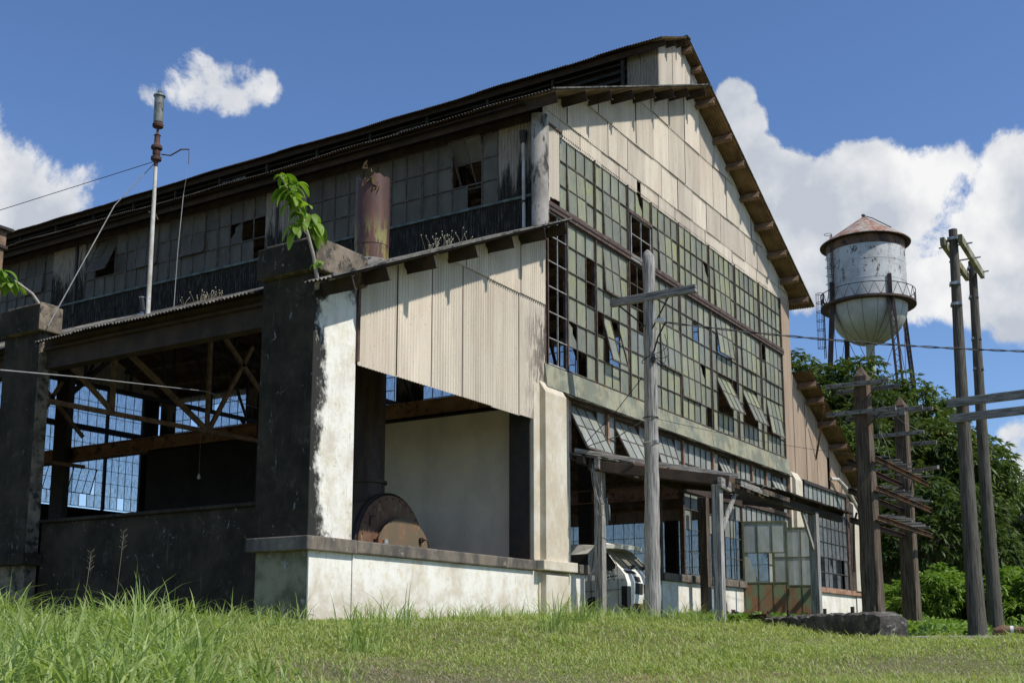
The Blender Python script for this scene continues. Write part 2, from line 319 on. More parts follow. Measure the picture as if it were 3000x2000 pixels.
        if nm == 'grass_short': col = t.mix(t.rng(t.tone(), .86, .97, 0, .8), col, (.33, .29, .15))
        t.col(b, col); tl = t.N.new('ShaderNodeBsdfTranslucent'); t.L.new(t.mix(1.0, col, (1.5, 1.6, .7), 'MULTIPLY'), tl.inputs[0])
        ms = t.N.new('ShaderNodeMixShader'); ms.inputs[0].default_value = tr; t.L.new(b.outputs[0], ms.inputs[1]); t.L.new(tl.outputs[0], ms.inputs[2]); t.L.new(ms.outputs[0], t.out.inputs[0])
    simple('bark', (.13, .10, .075), (.06, .048, .038), 4, stretch=(3, 3, .6), bump=.6, bd=.03)
    simple('bark_pale', (.42, .38, .34), (.3, .26, .22), 14, bump=.2)
    t = NT('ground_soil'); b = t.bsdf(.95, .15)
    n = t.noise(.35, 6, .65); n2 = t.noise(6, 6, .75); n3 = t.noise(30, 4, .8)
    col = t.mix(t.rng(n2, .38, .6), (.11, .13, .045), (.17, .15, .07)); col = t.mix(t.rng(n, .56, .68), col, (.24, .16, .09)); col = t.mix(t.rng(n3, .58, .68, 0, .5), col, (.3, .24, .14)); t.col(b, col); t.bump(b, n3, .6, .03)


m_all()


# ------------------------------------------------------------------ mesh helpers
class MB:
    def __init__(s): s.v = []; s.f = []; s.mi = []; s.t = []; s.mats = []; s.sm = False

    def m(s, name):
        if name not in s.mats: s.mats.append(name)
        return s.mats.index(name)

    def add(s, verts, faces, mat, tone=None):
        o = len(s.v); s.v.extend([tuple(v) for v in verts]); k = s.m(mat)
        for f in faces:
            s.f.append(tuple(i + o for i in f)); s.mi.append(k); s.t.append(random.random() if tone is None else tone)
        return s

    def box(s, a, b, mat, tone=None):
        x0, x1 = sorted((a[0], b[0])); y0, y1 = sorted((a[1], b[1])); z0, z1 = sorted((a[2], b[2]))
        v = [(x, y, z) for z in (z0, z1) for y in (y0, y1) for x in (x0, x1)]
        return s.add(v, [(0, 2, 3, 1), (4, 5, 7, 6), (0, 1, 5, 4), (2, 6, 7, 3), (0, 4, 6, 2), (1, 3, 7, 5)], mat, random.random() if tone is None else tone)

    def bar(s, p, q, w, h, mat, up=(0, 0, 1), tone=None, w2=None, h2=None):
        p = Vector(p); q = Vector(q); d = (q - p).normalized(); up = Vector(up)
        sd = d.cross(up)
        if sd.length < 1e-4: sd = d.cross(Vector((1, 0, 0)))
        sd.normalize(); u = sd.cross(d)
        w2 = w if w2 is None else w2; h2 = h if h2 is None else h2; v = []
        for c, ww, hh in ((p, w, h), (q, w2, h2)):
            for a, b in ((-1, -1), (1, -1), (1, 1), (-1, 1)): v.append(c + sd * a * ww / 2 + u * b * hh / 2)
        return s.add(v, [(3, 2, 1, 0), (4, 5, 6, 7), (0, 1, 5, 4), (1, 2, 6, 5), (2, 3, 7, 6), (3, 0, 4, 7)], mat, random.random() if tone is None else tone)

    def tube(s, pts, rad, mat, n=8, cap=True, tone=None):
        pts = [Vector(p) for p in pts]; rad = rad if isinstance(rad, (list, tuple)) else [rad] * len(pts)
        v = []; f = []; ref = None
        for i, p in enumerate(pts):
            d = (pts[min(i + 1, len(pts) - 1)] - pts[max(i - 1, 0)]).normalized()
            if ref is None: ref = Vector((1, 0, 0)) if abs(d.x) < .8 else Vector((0, 1, 0))
            a = d.cross(ref).normalized(); b = a.cross(d).normalized(); ref = b
            a = ref.cross(d).normalized()
            for k in range(n):
                t = 2 * pi * k / n; v.append(p + (a * cos(t) + ref * sin(t)) * rad[i])
        for i in range(len(pts) - 1):
            for k in range(n): f.append((i * n + k, i * n + (k + 1) % n, (i + 1) * n + (k + 1) % n, (i + 1) * n + k))
        if cap: f.append(tuple(range(n - 1, -1, -1))); f.append(tuple(range((len(pts) - 1) * n, len(pts) * n)))
        return s.add(v, f, mat, random.random() if tone is None else tone)

    def lathe(s, prof, c, mat, n=32, axis='z', tone=None, cap=False, a0=0, a1=2 * pi):
        v = []; f = []; full = abs(a1 - a0 - 2 * pi) < 1e-6; m = n if full else n + 1
        for r, z in prof:
            for k in range(m):
                t = a0 + (a1 - a0) * k / n; x, y = r * cos(t), r * sin(t)
                v.append((c[0] + x, c[1] + y, c[2] + z) if axis == 'z' else (c[0] + x, c[1] + z, c[2] + y))
        for i in range(len(prof) - 1):
            for k in range(n): f.append((i * m + k, i * m + (k + 1) % m, (i + 1) * m + (k + 1) % m, (i + 1) * m + k))
        return s.add(v, f, mat, random.random() if tone is None else tone)

    def quad(s, a, b, c, d, mat, tone=None): return s.add([a, b, c, d], [(0, 1, 2, 3)], mat, tone)

    def prism(s, poly, off, mat, tone=None):   # poly: planar loop, extruded by off
        n = len(poly); off = Vector(off); v = [Vector(p) for p in poly]; v += [p + off for p in v]
        f = [tuple(range(n)), tuple(range(2 * n - 1, n - 1, -1))] + [(i, i + n, (i + 1) % n + n, (i + 1) % n) for i in range(n)]
        return s.add(v, f, mat, random.random() if tone is None else tone)

    def build(s, name, parent=None, smooth=False, bevel=0, label=None, kind=None):
        me = bpy.data.meshes.new(name); me.from_pydata(s.v, [], s.f)
        for mn in s.mats: me.materials.append(MATS[mn])
        me.polygons.foreach_set('material_index', s.mi)
        at = me.attributes.new('tone', 'FLOAT', 'FACE'); at.data.foreach_set('value', s.t)
        if smooth: me.polygons.foreach_set('use_smooth', [True] * len(s.f))
        me.update(); o = bpy.data.objects.new(name, me); COL.objects.link(o)
        if smooth == 'auto':
            bm = bmesh.new(); bm.from_mesh(me); 
            for e in bm.edges:
                if len(e.link_faces) == 2 and e.calc_face_angle(0) > .6: e.smooth = False
            bm.to_mesh(me); bm.free()
        if bevel:
            b = o.modifiers.new('b', 'BEVEL'); b.width = bevel; b.segments = 2; b.limit_method = 'ANGLE'
        if parent: o.parent = parent; o.matrix_parent_inverse = parent.matrix_world.inverted() if False else Matrix.Translation(-Vector(parent.location))
        if label: o['label'] = label
        if kind: o['kind'] = kind
        return o


def thing(name, label, cat, loc=(0, 0, 0), group=None):
    o = bpy.data.objects.new(name, None); COL.objects.link(o); o.location = loc; o['label'] = label; o['category'] = cat; o.empty_display_size = .3
    if group: o['group'] = group
    return o


def tag(o, label, cat, group=None):
    o['label'] = label; o['category'] = cat
    if group: o['group'] = group
    return o


def struct(o): o['kind'] = 'structure'; return o


def ground_z(x, y):
    x = np.asarray(x, float); y = np.asarray(y, float); r = np.hypot(x - CX, y - CY)
    t = np.clip(r / 17, 0, 1); z = -.82 + 1.07 * (t * t * (3 - 2 * t) * .45 + t * .55)
    z = z + np.clip(r - 25, 0, 200) * .011
    w = np.clip((-2.6 - y) / 3, 0, 1) * np.clip((x + 15) / 7, 0, 1) * np.clip((60 - x) / 40, 0, 1); z = z - .31 * w
    z = z + .03 * np.sin(x * 1.3 + y * .7) * np.cos(y * 1.1 - x * .4)
    inside = (x > -6.4) & (y > .05) & (x < 21.7) & (y < 28.3)
    return np.where(inside, np.minimum(z, .2), z)


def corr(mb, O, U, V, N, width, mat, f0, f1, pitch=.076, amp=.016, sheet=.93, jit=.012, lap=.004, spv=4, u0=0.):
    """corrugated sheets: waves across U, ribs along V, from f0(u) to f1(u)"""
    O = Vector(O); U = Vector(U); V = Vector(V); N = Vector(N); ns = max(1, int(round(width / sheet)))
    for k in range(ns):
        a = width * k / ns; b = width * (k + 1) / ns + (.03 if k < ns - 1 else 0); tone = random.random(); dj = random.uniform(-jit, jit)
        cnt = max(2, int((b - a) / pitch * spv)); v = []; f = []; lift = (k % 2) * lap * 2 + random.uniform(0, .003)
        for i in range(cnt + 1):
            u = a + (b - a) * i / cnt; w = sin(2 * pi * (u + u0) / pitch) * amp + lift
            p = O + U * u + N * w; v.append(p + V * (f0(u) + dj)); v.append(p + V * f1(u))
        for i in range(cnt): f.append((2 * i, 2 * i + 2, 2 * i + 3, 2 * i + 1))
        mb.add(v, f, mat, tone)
        if mat in ('corrugated_cream', 'corrugated_tan') and k:   # dark strip: lap shadow put into the colour, with rust and dirt
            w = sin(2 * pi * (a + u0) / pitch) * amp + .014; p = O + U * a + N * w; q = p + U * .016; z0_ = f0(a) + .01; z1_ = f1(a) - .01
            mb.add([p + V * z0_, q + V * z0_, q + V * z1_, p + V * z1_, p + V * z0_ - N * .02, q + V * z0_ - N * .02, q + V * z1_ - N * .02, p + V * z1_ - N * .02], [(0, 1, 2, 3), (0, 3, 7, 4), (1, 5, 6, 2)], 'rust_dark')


def glazing(parent, O, U, N, cols, rows, glass, miss=(), frame='muntin', sash=(), pw=.015, broken=(), label=None, edge=.024, sashlab=None):
    """window made of steel muntins and separate panes; cols / rows are the grid lines. miss: (i,j) panes gone; sash: (i0,i1,j0,j1,angle,missing)"""
    O = Vector(O); U = Vector(U); N = Vector(N); Z = Vector((0, 0, 1))
    P = lambda u, z, d=0.: O + U * u + Z * z + N * d
    fr = MB(); gl = MB(); c0, c1, r0, r1 = cols[0], cols[-1], rows[0], rows[-1]
    inside = lambda i, j: any(a <= i < b and c <= j < d for a, b, c, d, *_ in sash)
    nc, nr = len(cols) - 1, len(rows) - 1
    for k, c in enumerate(cols):
        e = edge if k in (0, nc) else pw
        for j in range(nr):
            if 0 < k < nc and inside(k - 1, j) and inside(k, j): continue
            fr.bar(P(c, rows[j], .012), P(c, rows[j + 1], .012), e, .03, frame, up=N)
    for k, r in enumerate(rows):
        e = edge if k in (0, nr) else pw
        for i in range(nc):
            if 0 < k < nr and inside(i, k - 1) and inside(i, k): continue
            fr.bar(P(cols[i], r, .014), P(cols[i + 1], r, .014), .032, e, frame, up=Z)
    for i in range(nc):
        for j in range(nr):
            if inside(i, j) or (i, j) in miss: continue
            a, b, c, d = cols[i], cols[i + 1], rows[j], rows[j + 1]; q = lambda: random.uniform(-.004, .004)
            if (i, j) in broken:
                m = random.uniform(.35, .65); poly = [P(a, c), P(b, c), P(b, c + (d - c) * .3), P(a + (b - a) * .6, c + (d - c) * .55), P(a + (b - a) * m, d - (d - c) * .2), P(a, d)]
                gl.add(poly, [tuple(range(6))], glass); continue
            gl.quad(P(a, c, q()), P(b, c, q()), P(b, d, q()), P(a, d, q()), glass)
    w = fr.build('window', parent, label=label)
    if gl.f: gl.build('glazing', w)
    for s_ in sash:
        a, b, c, d, ang = s_[:5]; ms = s_[5] if len(s_) > 5 else (); sb = MB(); gb = MB(); ca, cb, ra, rb = cols[a], cols[b], rows[c], rows[d]
        pv = rb - (rb - ra) * .22; ra_ = R(ang)
        def Q(u, z, dd=0.):
            h = z - pv; return O + U * u + Z * (pv + h * cos(ra_)) + N * (-h * sin(ra_) + .02 + dd * cos(ra_))
        for k in range(a, b + 1): sb.bar(Q(cols[k], ra), Q(cols[k], rb), .035 if k in (a, b) else .018, .03, frame, up=N)
        for k in range(c, d + 1): sb.bar(Q(ca, rows[k]), Q(cb, rows[k]), .03, .035 if k in (c, d) else .018, frame, up=Z)
        for i in range(a, b):
            for j in range(c, d):
                if (i, j) in ms: continue
                gb.quad(Q(cols[i], rows[j]), Q(cols[i + 1], rows[j]), Q(cols[i + 1], rows[j + 1]), Q(cols[i], rows[j + 1]), glass)
        so_ = sb.build('sash', w)
        for k, vtx in enumerate(gb.v): pass
        if gb.f:
            g = gb.build('sash_glass', w)
    return w


def fr(a, b, n): return [a + (b - a) * i / n for i in range(n + 1)]


# ------------------------------------------------------------------ ground
def build_ground():
    rs = np.concatenate([np.linspace(0.5, 40, 130), np.geomspace(41, 900, 40)]); th = np.linspace(0, 2 * pi, 241)[:-1]
    v = [(CX, CY, float(ground_z(CX, CY)))]; RR, TT = np.meshgrid(rs, th, indexing='ij')
    x = CX + RR * np.cos(TT); y = CY + RR * np.sin(TT); z = ground_z(x, y)
    v += list(zip(x.ravel(), y.ravel(), z.ravel())); n = len(th); f = [(0, 1 + k, 1 + (k + 1) % n) for k in range(n)]
    for i in range(len(rs) - 1):
        for k in range(n): a = 1 + i * n + k; b = 1 + i * n + (k + 1) % n; f.append((a, a + n, b + n, b))
    mb = MB(); mb.add(v, f, 'ground_soil', .5); struct(mb.build('ground', smooth=True))


build_ground()

# ------------------------------------------------------------------ the factory
S_ = .4416; LEN = 28.4; WX = 15.0
B = thing('factory_building', 'derelict corrugated steel factory with tall gable of dirty glass panes and lean-to aisles', 'factory building', (0, 0, 0))
roofz = lambda x: 14.0 - (S_ * (7.45 - x) if x < 7.45 else .475 * (x - 7.45))
leanz = lambda x: 7.99 + S_ * x if x <= 0 else 8.02 - .478 * (x - 15.0)


def slope_roof(name, xa, xb, zf, y0, y1, matt, under, thick=.012, sheet=.93):
    """corrugated roof slope: ribs run up the slope, waves along y; a second skin beneath"""
    a = Vector((xa, 0, zf(xa))); b = Vector((xb, 0, zf(xb))); V = (b - a).normalized(); ln = (b - a).length; N = Vector((-V.z, 0, V.x))
    if N.z < 0: N = -N
    mb = MB(); O = Vector((xa, y0, zf(xa))) + N * .02
    corr(mb, O, (0, 1, 0), V, N, y1 - y0, matt, lambda u: 0, lambda u: ln, sheet=sheet, jit=.03, amp=.016)
    mb2 = MB(); corr(mb, O - N * .018, (0, 1, 0), V, N, y1 - y0, under, lambda u: 0.02, lambda u: ln, sheet=sheet, jit=.0, amp=.016)
    for M_ in (mb,):
        M_.v = [(p[0], p[1], p[2] + .022 * sin(p[1] * .45 + 1) + .012 * sin(p[1] * 1.7)) for p in M_.v]
    o = mb.build(name, B); mb2.v = [(p[0], p[1], p[2] + .022 * sin(p[1] * .45 + 1) + .012 * sin(p[1] * 1.7)) for p in mb2.v]; mb2.build('soffit_sheet', o)
    o.children[0].matrix_parent_inverse = Matrix.Identity(4)
    return o


slope_roof('roof', -.68, 7.45, roofz, -.6, LEN + .6, 'roof_sheet_black', 'roof_underside_rust')
slope_roof('roof', 15.58, 7.45, roofz, -.6, LEN + .6, 'roof_sheet_black', 'roof_underside_rust')
slope_roof('aisle_roof', -6.95, -.02, leanz, -.6, -.14, 'roof_sheet_weathered', 'purlin_brown')
yq = -.14
for ya, yb in ((1.07, 6.15), (7.33, 12.5), (13.64, 18.8), (19.95, 25.1), (26.2, LEN + .3)):
    slope_roof('aisle_roof', -5.5, -.02, leanz, yq, ya, 'roof_sheet_weathered', 'purlin_brown'); slope_roof('aisle_roof', -6.8, -.02, leanz, ya, yb, 'roof_sheet_weathered', 'purlin_brown'); yq = yb
slope_roof('aisle_roof', 21.95, 15.02, leanz, -.6, LEN + .3, 'roof_sheet_weathered', 'roof_underside_rust')
mb = MB(); mb.bar((7.45, -.62, 14.01), (7.45, LEN + .6, 14.01), .3, .04, 'roof_sheet_weathered'); mb.build('ridge_cap', B)
# thin ragged rake flashing along the two near verges
mb = MB()
for xa, xb in ((-.7, 7.45), (7.45, 15.6)): mb.bar((xa, -.61, roofz(xa) + .045), (xb, -.61, roofz(xb) + .045), .03, .02, 'roof_sheet_weathered', up=(0, 1, 0))
mb.bar((-6.9, -.61, leanz(-6.9) + .05), (.0, -.61, leanz(0) + .05), .03, .03, 'roof_sheet_weathered', up=(0, 1, 0))
mb.build('verge_flashing', B)


def purlin(x, zf, side, y0=-.6, y1=LEN, mat='purlin_brown', d=.2, w=.07):
    """channel purlin standing square to its roof slope, poking out over the gable"""
    V = Vector((1, 0, S_ * side)).normalized(); N = Vector((-V.z, 0, V.x)); c = Vector((x, 0, zf(x) - .03)); mb = MB()
    for (a, b, e, g) in ((-.5, -.42, 0, 1), (-.42, .5, 0, .06), (-.42, .5, .94, 1)):
        P = [c + V * (w * q) - N * (d * r) for q, r in ((a, e), (b, e), (b, g), (a, g))]
        mb.prism([Vector((p.x, y0, p.z)) for p in P], (0, y1 - y0, 0), mat)
    # closed steel end plate
    P = [c + V * (w * q) - N * (d * r) for q, r in ((-.4, .07), (.45, .07), (.45, .93), (-.4, .93))]
    mb.prism([Vector((p.x, y0 + .03, p.z)) for p in P], (0, .02, 0), mat)
    mb.build('purlin', B)


for x in (-.52, .7, 1.81, 2.89, 4.01, 5.1, 6.0, 7.1): purlin(x, roofz, 1)
for x in (7.8, 8.95, 9.85, 10.95, 12.05, 13.15, 14.2, 15.1): purlin(x, roofz, -1, mat='purlin_tan', w=.12, d=.18)
for x in (-6.45, -5.66, -4.47, -3.29, -2.13, -1.0, -.2): purlin(x, leanz, 1)
for x in (15.5, 16.25, 17.4, 18.6, 19.8, 21.0): purlin(x, leanz, -1, mat='purlin_tan', w=.12, d=.18)

# gable cladding: three lapped courses, foot at 10.16
mb = MB()
top = lambda u: roofz(u) - .05
def course(mb, x0, x1, za, zb, y, mat, zt, O=None, sheet=.93):
    a = max(x0, x0); f1 = lambda u: max(za, min(zb, zt(x0 + u)))
    corr(mb, (x0, y, 0), (1, 0, 0), (0, 0, 1), (0, -1, 0), x1 - x0, mat, lambda u: za, f1, sheet=sheet)
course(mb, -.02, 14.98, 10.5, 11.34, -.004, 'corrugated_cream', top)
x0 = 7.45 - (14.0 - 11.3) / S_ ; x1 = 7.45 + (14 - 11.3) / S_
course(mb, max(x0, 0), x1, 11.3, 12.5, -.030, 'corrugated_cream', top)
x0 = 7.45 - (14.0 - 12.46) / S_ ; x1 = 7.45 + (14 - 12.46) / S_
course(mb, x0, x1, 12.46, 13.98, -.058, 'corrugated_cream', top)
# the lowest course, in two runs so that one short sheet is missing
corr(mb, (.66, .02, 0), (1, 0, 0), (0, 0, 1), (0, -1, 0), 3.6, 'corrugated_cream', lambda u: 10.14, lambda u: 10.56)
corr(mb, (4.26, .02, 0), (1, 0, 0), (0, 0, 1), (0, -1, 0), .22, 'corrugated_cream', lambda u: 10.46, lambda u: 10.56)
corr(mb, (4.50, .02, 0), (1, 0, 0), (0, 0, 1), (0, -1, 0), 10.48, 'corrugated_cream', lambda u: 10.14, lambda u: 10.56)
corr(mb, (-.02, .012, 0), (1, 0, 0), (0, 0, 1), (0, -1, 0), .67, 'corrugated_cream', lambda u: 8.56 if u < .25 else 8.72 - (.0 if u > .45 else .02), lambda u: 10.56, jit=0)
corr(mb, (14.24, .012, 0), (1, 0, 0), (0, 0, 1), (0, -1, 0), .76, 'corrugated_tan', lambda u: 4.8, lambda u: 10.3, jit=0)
mb.build('gable_cladding', B)
# back gable
mb = MB(); corr(mb, (0, LEN, 0), (1, 0, 0), (0, 0, 1), (0, 1, 0), 15, 'corrugated_cream', lambda u: 10.2, lambda u: roofz(u) - .05, spv=2)
corr(mb, (0, LEN, 0), (1, 0, 0), (0, 0, 1), (0, 1, 0), 15, 'interior_soot_shade', lambda u: .2, lambda u: 5.2, spv=2)
corr(mb, (-6.4, LEN, 0), (1, 0, 0), (0, 0, 1), (0, 1, 0), 6.4, 'interior_soot_shade', lambda u: .2, lambda u: leanz(u - 6.4) - .05, spv=2)
corr(mb, (15, LEN, 0), (1, 0, 0), (0, 0, 1), (0, 1, 0), 6.6, 'interior_soot_shade', lambda u: .2, lambda u: leanz(u + 15) - .05, spv=2)
mb.build('back_cladding', B)
# aisle gable cladding (left)
mb = MB()
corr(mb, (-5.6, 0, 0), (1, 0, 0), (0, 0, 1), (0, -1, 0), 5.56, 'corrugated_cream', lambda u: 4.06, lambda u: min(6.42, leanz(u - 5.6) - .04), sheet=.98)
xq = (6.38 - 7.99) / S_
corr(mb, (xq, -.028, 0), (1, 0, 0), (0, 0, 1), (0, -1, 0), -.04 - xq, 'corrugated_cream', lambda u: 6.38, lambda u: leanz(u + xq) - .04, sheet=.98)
mb.bar((-5.62, -.01, 4.1), (-5.62, -.01, 5.45), .05, .07, 'steel_brown', up=(0, 1, 0)); mb.build('aisle_gable_cladding', B)
mb = MB(); mb.box((-.05, .0, 4.9), (.06, .12, 10.3), 'steel_brown'); mb.build('corner_post', B)
mb = MB(); v = []
mb.lathe([(.22, 0), (.22, 2.35)], (.03, .14, 7.98), 'concrete_flashing', 18, a0=.95 * pi, a1=1.55 * pi); mb.build('corner_flashing', B, smooth=True)
mb = MB(); mb.tube([(-.08, .42, 8.02), (-.09, .42, 9.3), (-.1, .42, 9.85)], .035, 'pole_white_paint'); mb.tube([(-.1, .42, 9.8), (-.1, .42, 10.05)], [.06, .09], 'steel_dark', 8); mb.box((-.14, .37, 8.55), (-.03, .47, 8.58), 'steel_dark'); mb.build('drainpipe', B)
# aisle gable cladding (right)
mb = MB()
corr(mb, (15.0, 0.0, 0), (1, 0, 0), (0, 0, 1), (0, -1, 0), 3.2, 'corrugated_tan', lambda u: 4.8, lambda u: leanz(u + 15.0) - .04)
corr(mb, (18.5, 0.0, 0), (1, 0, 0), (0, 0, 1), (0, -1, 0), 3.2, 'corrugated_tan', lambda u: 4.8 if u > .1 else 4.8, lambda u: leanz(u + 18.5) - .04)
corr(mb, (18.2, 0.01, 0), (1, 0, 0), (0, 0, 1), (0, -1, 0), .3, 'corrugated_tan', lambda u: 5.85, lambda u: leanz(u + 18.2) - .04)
mb.build('aisle_gable_cladding', B)

def part(name, mat, a, b, bev=.012, label=None):
    m = MB(); m.box(a, b, mat); return m.build(name, B, bevel=bev, label=label)


# ---- front glazing
fy = Vector((1, 0, 0)), Vector((0, -1, 0))
G1 = 'glass_algae'
rowsL = [5.27, 5.79, 6.32, 6.84, 7.36, 7.89, 8.38]
rowsU = [8.60, 9.1, 9.63, 10.2]
bays = [.95, 2.18, 3.78, 5.03, 6.60, 8.55, 10.40, 12.30, 14.14]
ncol = [3, 4, 3, 4, 5, 5, 5, 5]
y0 = .04
def F(cols, rows, **k): return glazing(B, (0, y0, 0), fy[0], fy[1], cols, rows, **k)
F([.16, .55, .92], rowsL, glass=G1, miss=[(i, j) for i in range(2) for j in range(6)], frame='muntin_white', label='stripped window bay with bare white bars')
F(fr(.95, 2.16, 3), rowsL, glass=G1, miss=[(2, 4), (2, 3), (0, 0), (1, 0)], broken=[(0, 1)])
F([2.2, 2.56, 2.92, 3.29, 3.74], rowsL, glass=G1, miss=[(0, 2)], sash=[(1, 3, 1, 3, 14, [(2, 1), (2, 2)]), (1, 3, 4, 6, 4)])
F(fr(3.82, 5.0, 3), rowsL, glass=G1, miss=[(0, 5), (1, 5), (2, 5), (0, 4), (1, 4), (2, 4), (1, 3)])
F(fr(5.06, 6.56, 4), rowsL, glass=G1, sash=[(1, 4, 2, 4, 2)])
F(fr(6.64, 8.51, 5), rowsL, glass=G1, miss=[(2, 4), (4, 0)], sash=[(0, 3, 1, 3, 2)], broken=[(3, 2)])
F(fr(8.59, 10.36, 5), rowsL, glass=G1, miss=[(4, 2), (1, 1)], sash=[(1, 4, 4, 6, 7), (1, 4, 1, 3, 24)])
F(fr(10.44, 12.26, 5), rowsL, glass=G1, sash=[(1, 4, 1, 3, 22), (1, 4, 4, 6, 1)], miss=[])
F(fr(12.34, 14.12, 5), rowsL, glass=G1, miss=[(0, 5)], sash=[(1, 4, 1, 3, 9), (1, 4, 4, 6, 1)])
F([.66, .98, 1.37, 1.76, 2.16], rowsU, glass=G1, sash=[(1, 3, 0, 2, 2)])
F([2.2, 2.58, 2.97, 3.36, 3.76], rowsU, glass=G1, sash=[(1, 3, 0, 2, 2)])
F(fr(3.8, 5.0, 3), [9.63, 10.2], glass=G1, broken=[(1, 0)])
F(fr(3.95, 4.98, 2), [8.6, 9.08, 9.52], glass=G1, miss=[(i, j) for i in range(2) for j in range(2)], frame='muntin_white', label='empty window opening with bare white bars above the pole')
F(fr(5.06, 6.56, 4), rowsU, glass=G1, sash=[(1, 3, 0, 2, 2)])
F(fr(6.64, 8.51, 5), rowsU, glass=G1, broken=[(4, 1)])
F(fr(8.59, 10.36, 5), rowsU, glass=G1, sash=[(1, 4, 0, 2, 2)])
F(fr(10.44, 12.26, 5), rowsU, glass=G1)
F(fr(12.34, 14.12, 5), rowsU, glass=G1)
mb = MB()
mb.box((.1, -.04, 8.4), (14.2, .12, 8.58), 'steel_brown'); mb.box((.1, -.055, 8.475), (14.2, -.04, 8.495), 'steel_dark')
mb.build('transom', B)
for x in [.13, .93] + bays[1:]:
    mb = MB(); za, zb = (5.2, 8.395) if x < 1 else (5.2, 10.3)
    mb.box((x - .02, -.012, za), (x + .02, .1, 8.395), 'steel_brown')
    if x > 1: mb.box((x - .02, -.012, 8.585), (x + .02, .1, 10.17), 'steel_brown')
    mb.build('mullion', B)
mb = MB(); mb.box((3.8, -.02, 9.53), (5.02, .09, 9.61), 'steel_brown'); mb.box((3.78, -.05, 8.42), (5.05, -.045, 8.56), 'wood_weathered_horizontal')
mb.box((.1, -.03, 10.2), (.7, .1, 10.24), 'steel_brown'); mb.build('window_rail', B)
# green patinated spandrel
mb = MB(); n = 12
xs = fr(-.05, 14.25, n)
for i in range(n):
    a, b = xs[i], xs[i + 1]; t = random.random()
    mb.add([(a, -.09 - .008 * (i % 2), 4.76), (b, -.09 - .008 * (i % 2), 4.76), (b, -.03, 5.22), (a, -.03, 5.22), (a, .0, 4.76), (b, 0, 4.76), (b, 0, 5.22), (a, 0, 5.22)], [(0, 1, 2, 3), (5, 4, 7, 6), (3, 2, 6, 7), (1, 0, 4, 5), (0, 3, 7, 4), (2, 1, 5, 6)], 'panel_patina', t)
mb.build('spandrel_panel', B)
mb = MB()
corr(mb, (.55, -.02, 4.72), (1, 0, 0), Vector((0, -1, -.22)).normalized(), (0, -.22, 1), 13.7, 'roof_sheet_weathered', lambda u: 0, lambda u: .17, amp=.012, lap=.01)
mb.build('drip_awning', B)
# ---- lower hopper band
rb = [3.62, 4.15, 4.66]; g2 = 'glass_lower'
F([.96, 1.06, 1.43, 1.8, 2.17, 2.56], rb, glass=g2, sash=[(1, 4, 0, 2, 27)], miss=[(4, 0), (0, 0)])
F([2.64, 3.0, 3.38, 3.78, 4.17, 4.55], rb, glass=g2, sash=[(1, 4, 0, 2, 27)], broken=[(4, 0)])
F([4.65, 5.02, 5.38, 5.74, 6.1, 6.5], rb, glass=g2, sash=[(1, 4, 0, 2, 16)])
F([6.56, 6.92, 7.3, 7.67, 8.02, 8.38], rb, glass=g2, miss=[(4, 0)])
F([8.44, 8.84, 9.1, 9.35, 9.6, 9.98], rb, glass=g2, sash=[(1, 4, 0, 2, 24)])
F(fr(10.05, 11.16, 3), rb, glass=g2); F(fr(11.22, 12.28, 3), rb, glass=g2)
F([12.35, 12.84, 13.17, 13.5, 13.83, 14.18], rb, glass=g2, sash=[(1, 4, 0, 2, 24)])
for x in (.93, 2.60, 4.60, 6.53, 8.41, 10.01, 11.19, 12.31, 14.22):
    mb = MB(); mb.box((x - .03, -.03, 3.5), (x + .03, .1, 4.7), 'steel_salmon'); mb.build('mullion', B)
mb = MB(); mb.box((.9, -.035, 3.50), (14.25, .11, 3.60), 'steel_brown'); mb.box((.9, -.034, 4.66), (14.25, .11, 4.755), 'steel_brown'); mb.build('window_rail', B)
# ---- glazing and doors under the canopy
F(fr(6.55, 8.3, 4), [1.5, 2.03, 2.56, 3.05, 3.48], glass=g2, miss=[(i, j) for i in range(4) for j in range(2)] + [(1, 2), (3, 3)], broken=[(2, 2)])
F(fr(8.36, 10.3, 5), [1.5, 2.03, 2.56, 3.05, 3.48], glass=g2, miss=[(i, j) for i in range(5) for j in range(2)] + [(4, 2)], frame='muntin')
F(fr(10.36, 12.3, 5), [3.05, 3.48], glass=g2); F(fr(12.36, 14.2, 5), [1.5, 2.03, 2.56, 3.05, 3.48], glass=g2)
part('jamb', 'steel_brown', (6.45, -.02, 1.47), (6.53, .1, 3.5)); part('jamb', 'steel_brown', (10.3, -.02, .3), (10.36, .1, 3.5)); part('jamb', 'steel_brown', (5.18, .0, 1.47), (5.3, .14, 3.5))


